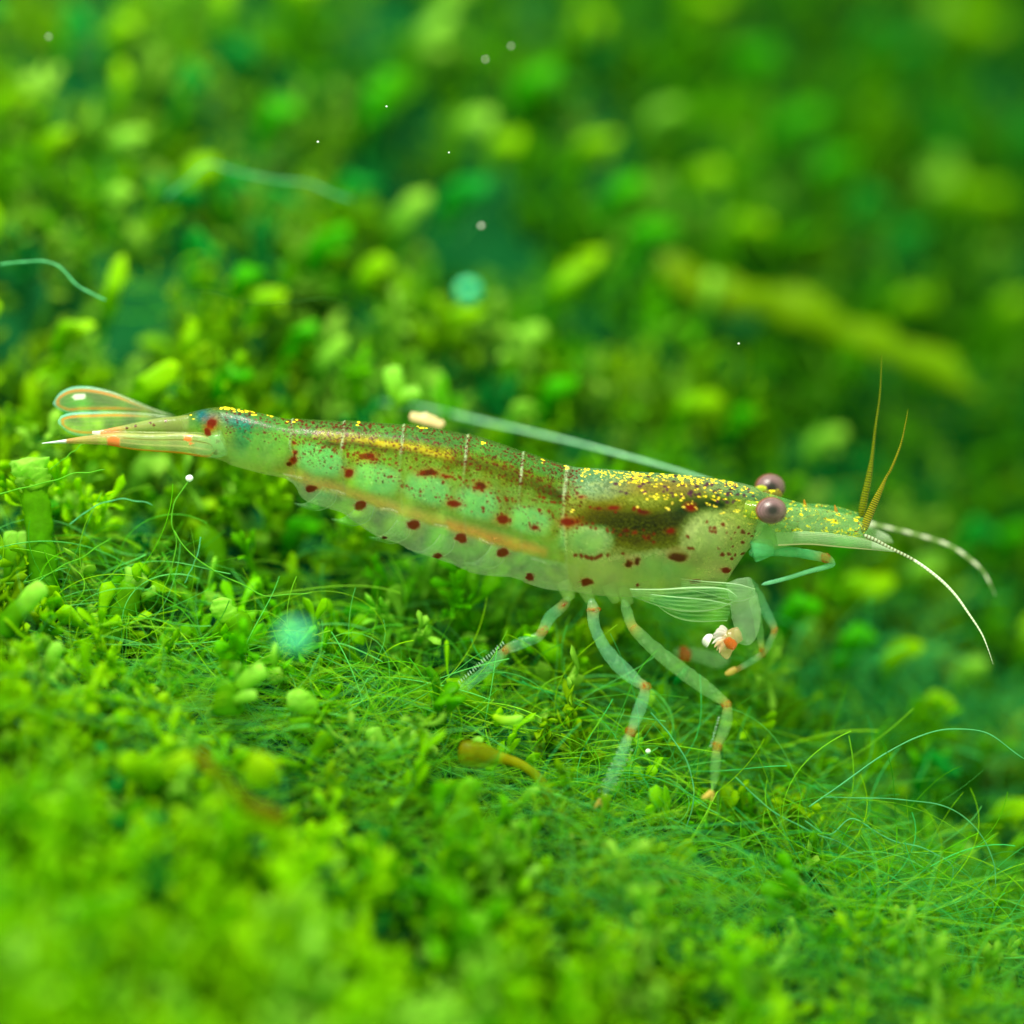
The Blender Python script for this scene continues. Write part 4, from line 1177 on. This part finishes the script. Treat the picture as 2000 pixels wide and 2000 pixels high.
for k in range(7):
    a = math.radians(150 + k * 14)
    limb("bristle", [(1392, 1240, 2.2), (1392 + 12 * math.cos(a), 1240 - 12 * math.sin(a) + 6, 1.4), (1392 + 22 * math.cos(a), 1240 - 14 * math.sin(a) + 14, .6)], lin(245, 240, 250), d=-.35, parent=pin, n=8, sides=5, alpha=.95)
fl = limb("front_leg", [(1425, 1285, 10), (1402, 1290, 16), (1380, 1284, 14), (1355, 1278, 13), (1335, 1278, 13), (1316, 1270, 9)], lin(150, 195, 150), d=1.1, alpha=.3, n=40, sides=18)
limb("joint", [(1326, 1278, 11), (1338, 1279, 14), (1350, 1280, 11)], lin(190, 85, 10), d=1.03, parent=fl, alpha=.6, ruffle=.5)
leg("front_leg", [(1462, 1130, 8), (1478, 1156, 10), (1496, 1195, 11), (1512, 1230, 8), (1505, 1250, 7), (1494, 1272, 7), (1470, 1290, 7), (1445, 1305, 6), (1424, 1318, 5)],
    [(1513, 1233, 8, (4, 6)), (1490, 1277, 7, (-6, 4)), (1440, 1308, 5, (-14, 7))], .3, col=lin(110, 190, 150), foot=[[(1440, 1306, 6), (1428, 1312, 7), (1416, 1318, 4)]])
leg("front_leg", [(1466, 1160, 9), (1478, 1200, 10), (1484, 1240, 9), (1488, 1272, 6)], [(1487, 1270, 6, (0, 6))], .15, col=lin(120, 190, 110))
leg("front_arm", [(1462, 1080, 10), (1500, 1078, 10), (1545, 1078, 11), (1590, 1085, 11), (1618, 1092, 10), (1631, 1100, 7)], [(1612, 1090, 10, (16, 4))], -.1, col=lin(85, 185, 130), alpha=.42)
limb("front_arm", [(1632, 1100, 6), (1610, 1108, 5), (1580, 1116, 4.5), (1538, 1129, 4), (1487, 1142, 4)], lin(120, 200, 160), d=-.05, alpha=.5)


# ---- clear mouth limbs and swimming limbs
def film(s, t, x, y, q):
    c = rgba(lin(120, 200, 130), .04, len(s))
    c = mx2(c, np.abs(np.sin(t * 17 + s * 3)) ** 8 * .5, lin(200, 230, 170), .30)
    return mx2(c, (np.minimum(t, 1 - t) < .06) * .8, lin(200, 225, 190), .6)


blade("mouth_limb", [(1230, 1150), (1290, 1150), (1360, 1146), (1420, 1150), (1440, 1165)], [(1235, 1165), (1290, 1185), (1340, 1195), (1400, 1190), (1440, 1172)], -.45, film)
blade("mouth_limb", [(1270, 1160), (1320, 1165), (1380, 1170), (1430, 1180)], [(1270, 1172), (1310, 1202), (1350, 1214), (1420, 1213)], -.3, film)
blade("mouth_limb", [(1330, 1130), (1380, 1135), (1440, 1140), (1475, 1150)], [(1330, 1150), (1380, 1160), (1440, 1175), (1475, 1165)], -.35, film)
for (x, y) in [(600, 975), (672, 1005), (745, 1040), (830, 1068), (930, 1090)]:
    blade("swimming_limb", [(x + 30, y - 25), (x + 15, y - 5), (x - 5, y + 8), (x - 25, y + 8)], [(x + 60, y - 15), (x + 50, y + 10), (x + 20, y + 22), (x - 22, y + 12)], .05, film, n=40, m=16)
for (x, y) in [(1110, 1165), (1150, 1170), (1200, 1170), (1225, 1175), (1265, 1168)]:
    limb("leg_base", [(x - 12, y - 30, 14), (x - 6, y - 16, 14), (x, y - 4, 12), (x + 4, y + 8, 9)], lin(150, 190, 110), d=-.1, alpha=.2, ruffle=.2, n=24, sides=18)
print("objects", len(sc.objects), "tris", sum(len(o.data.polygons) * 2 for o in sc.objects if o.type == 'MESH'))
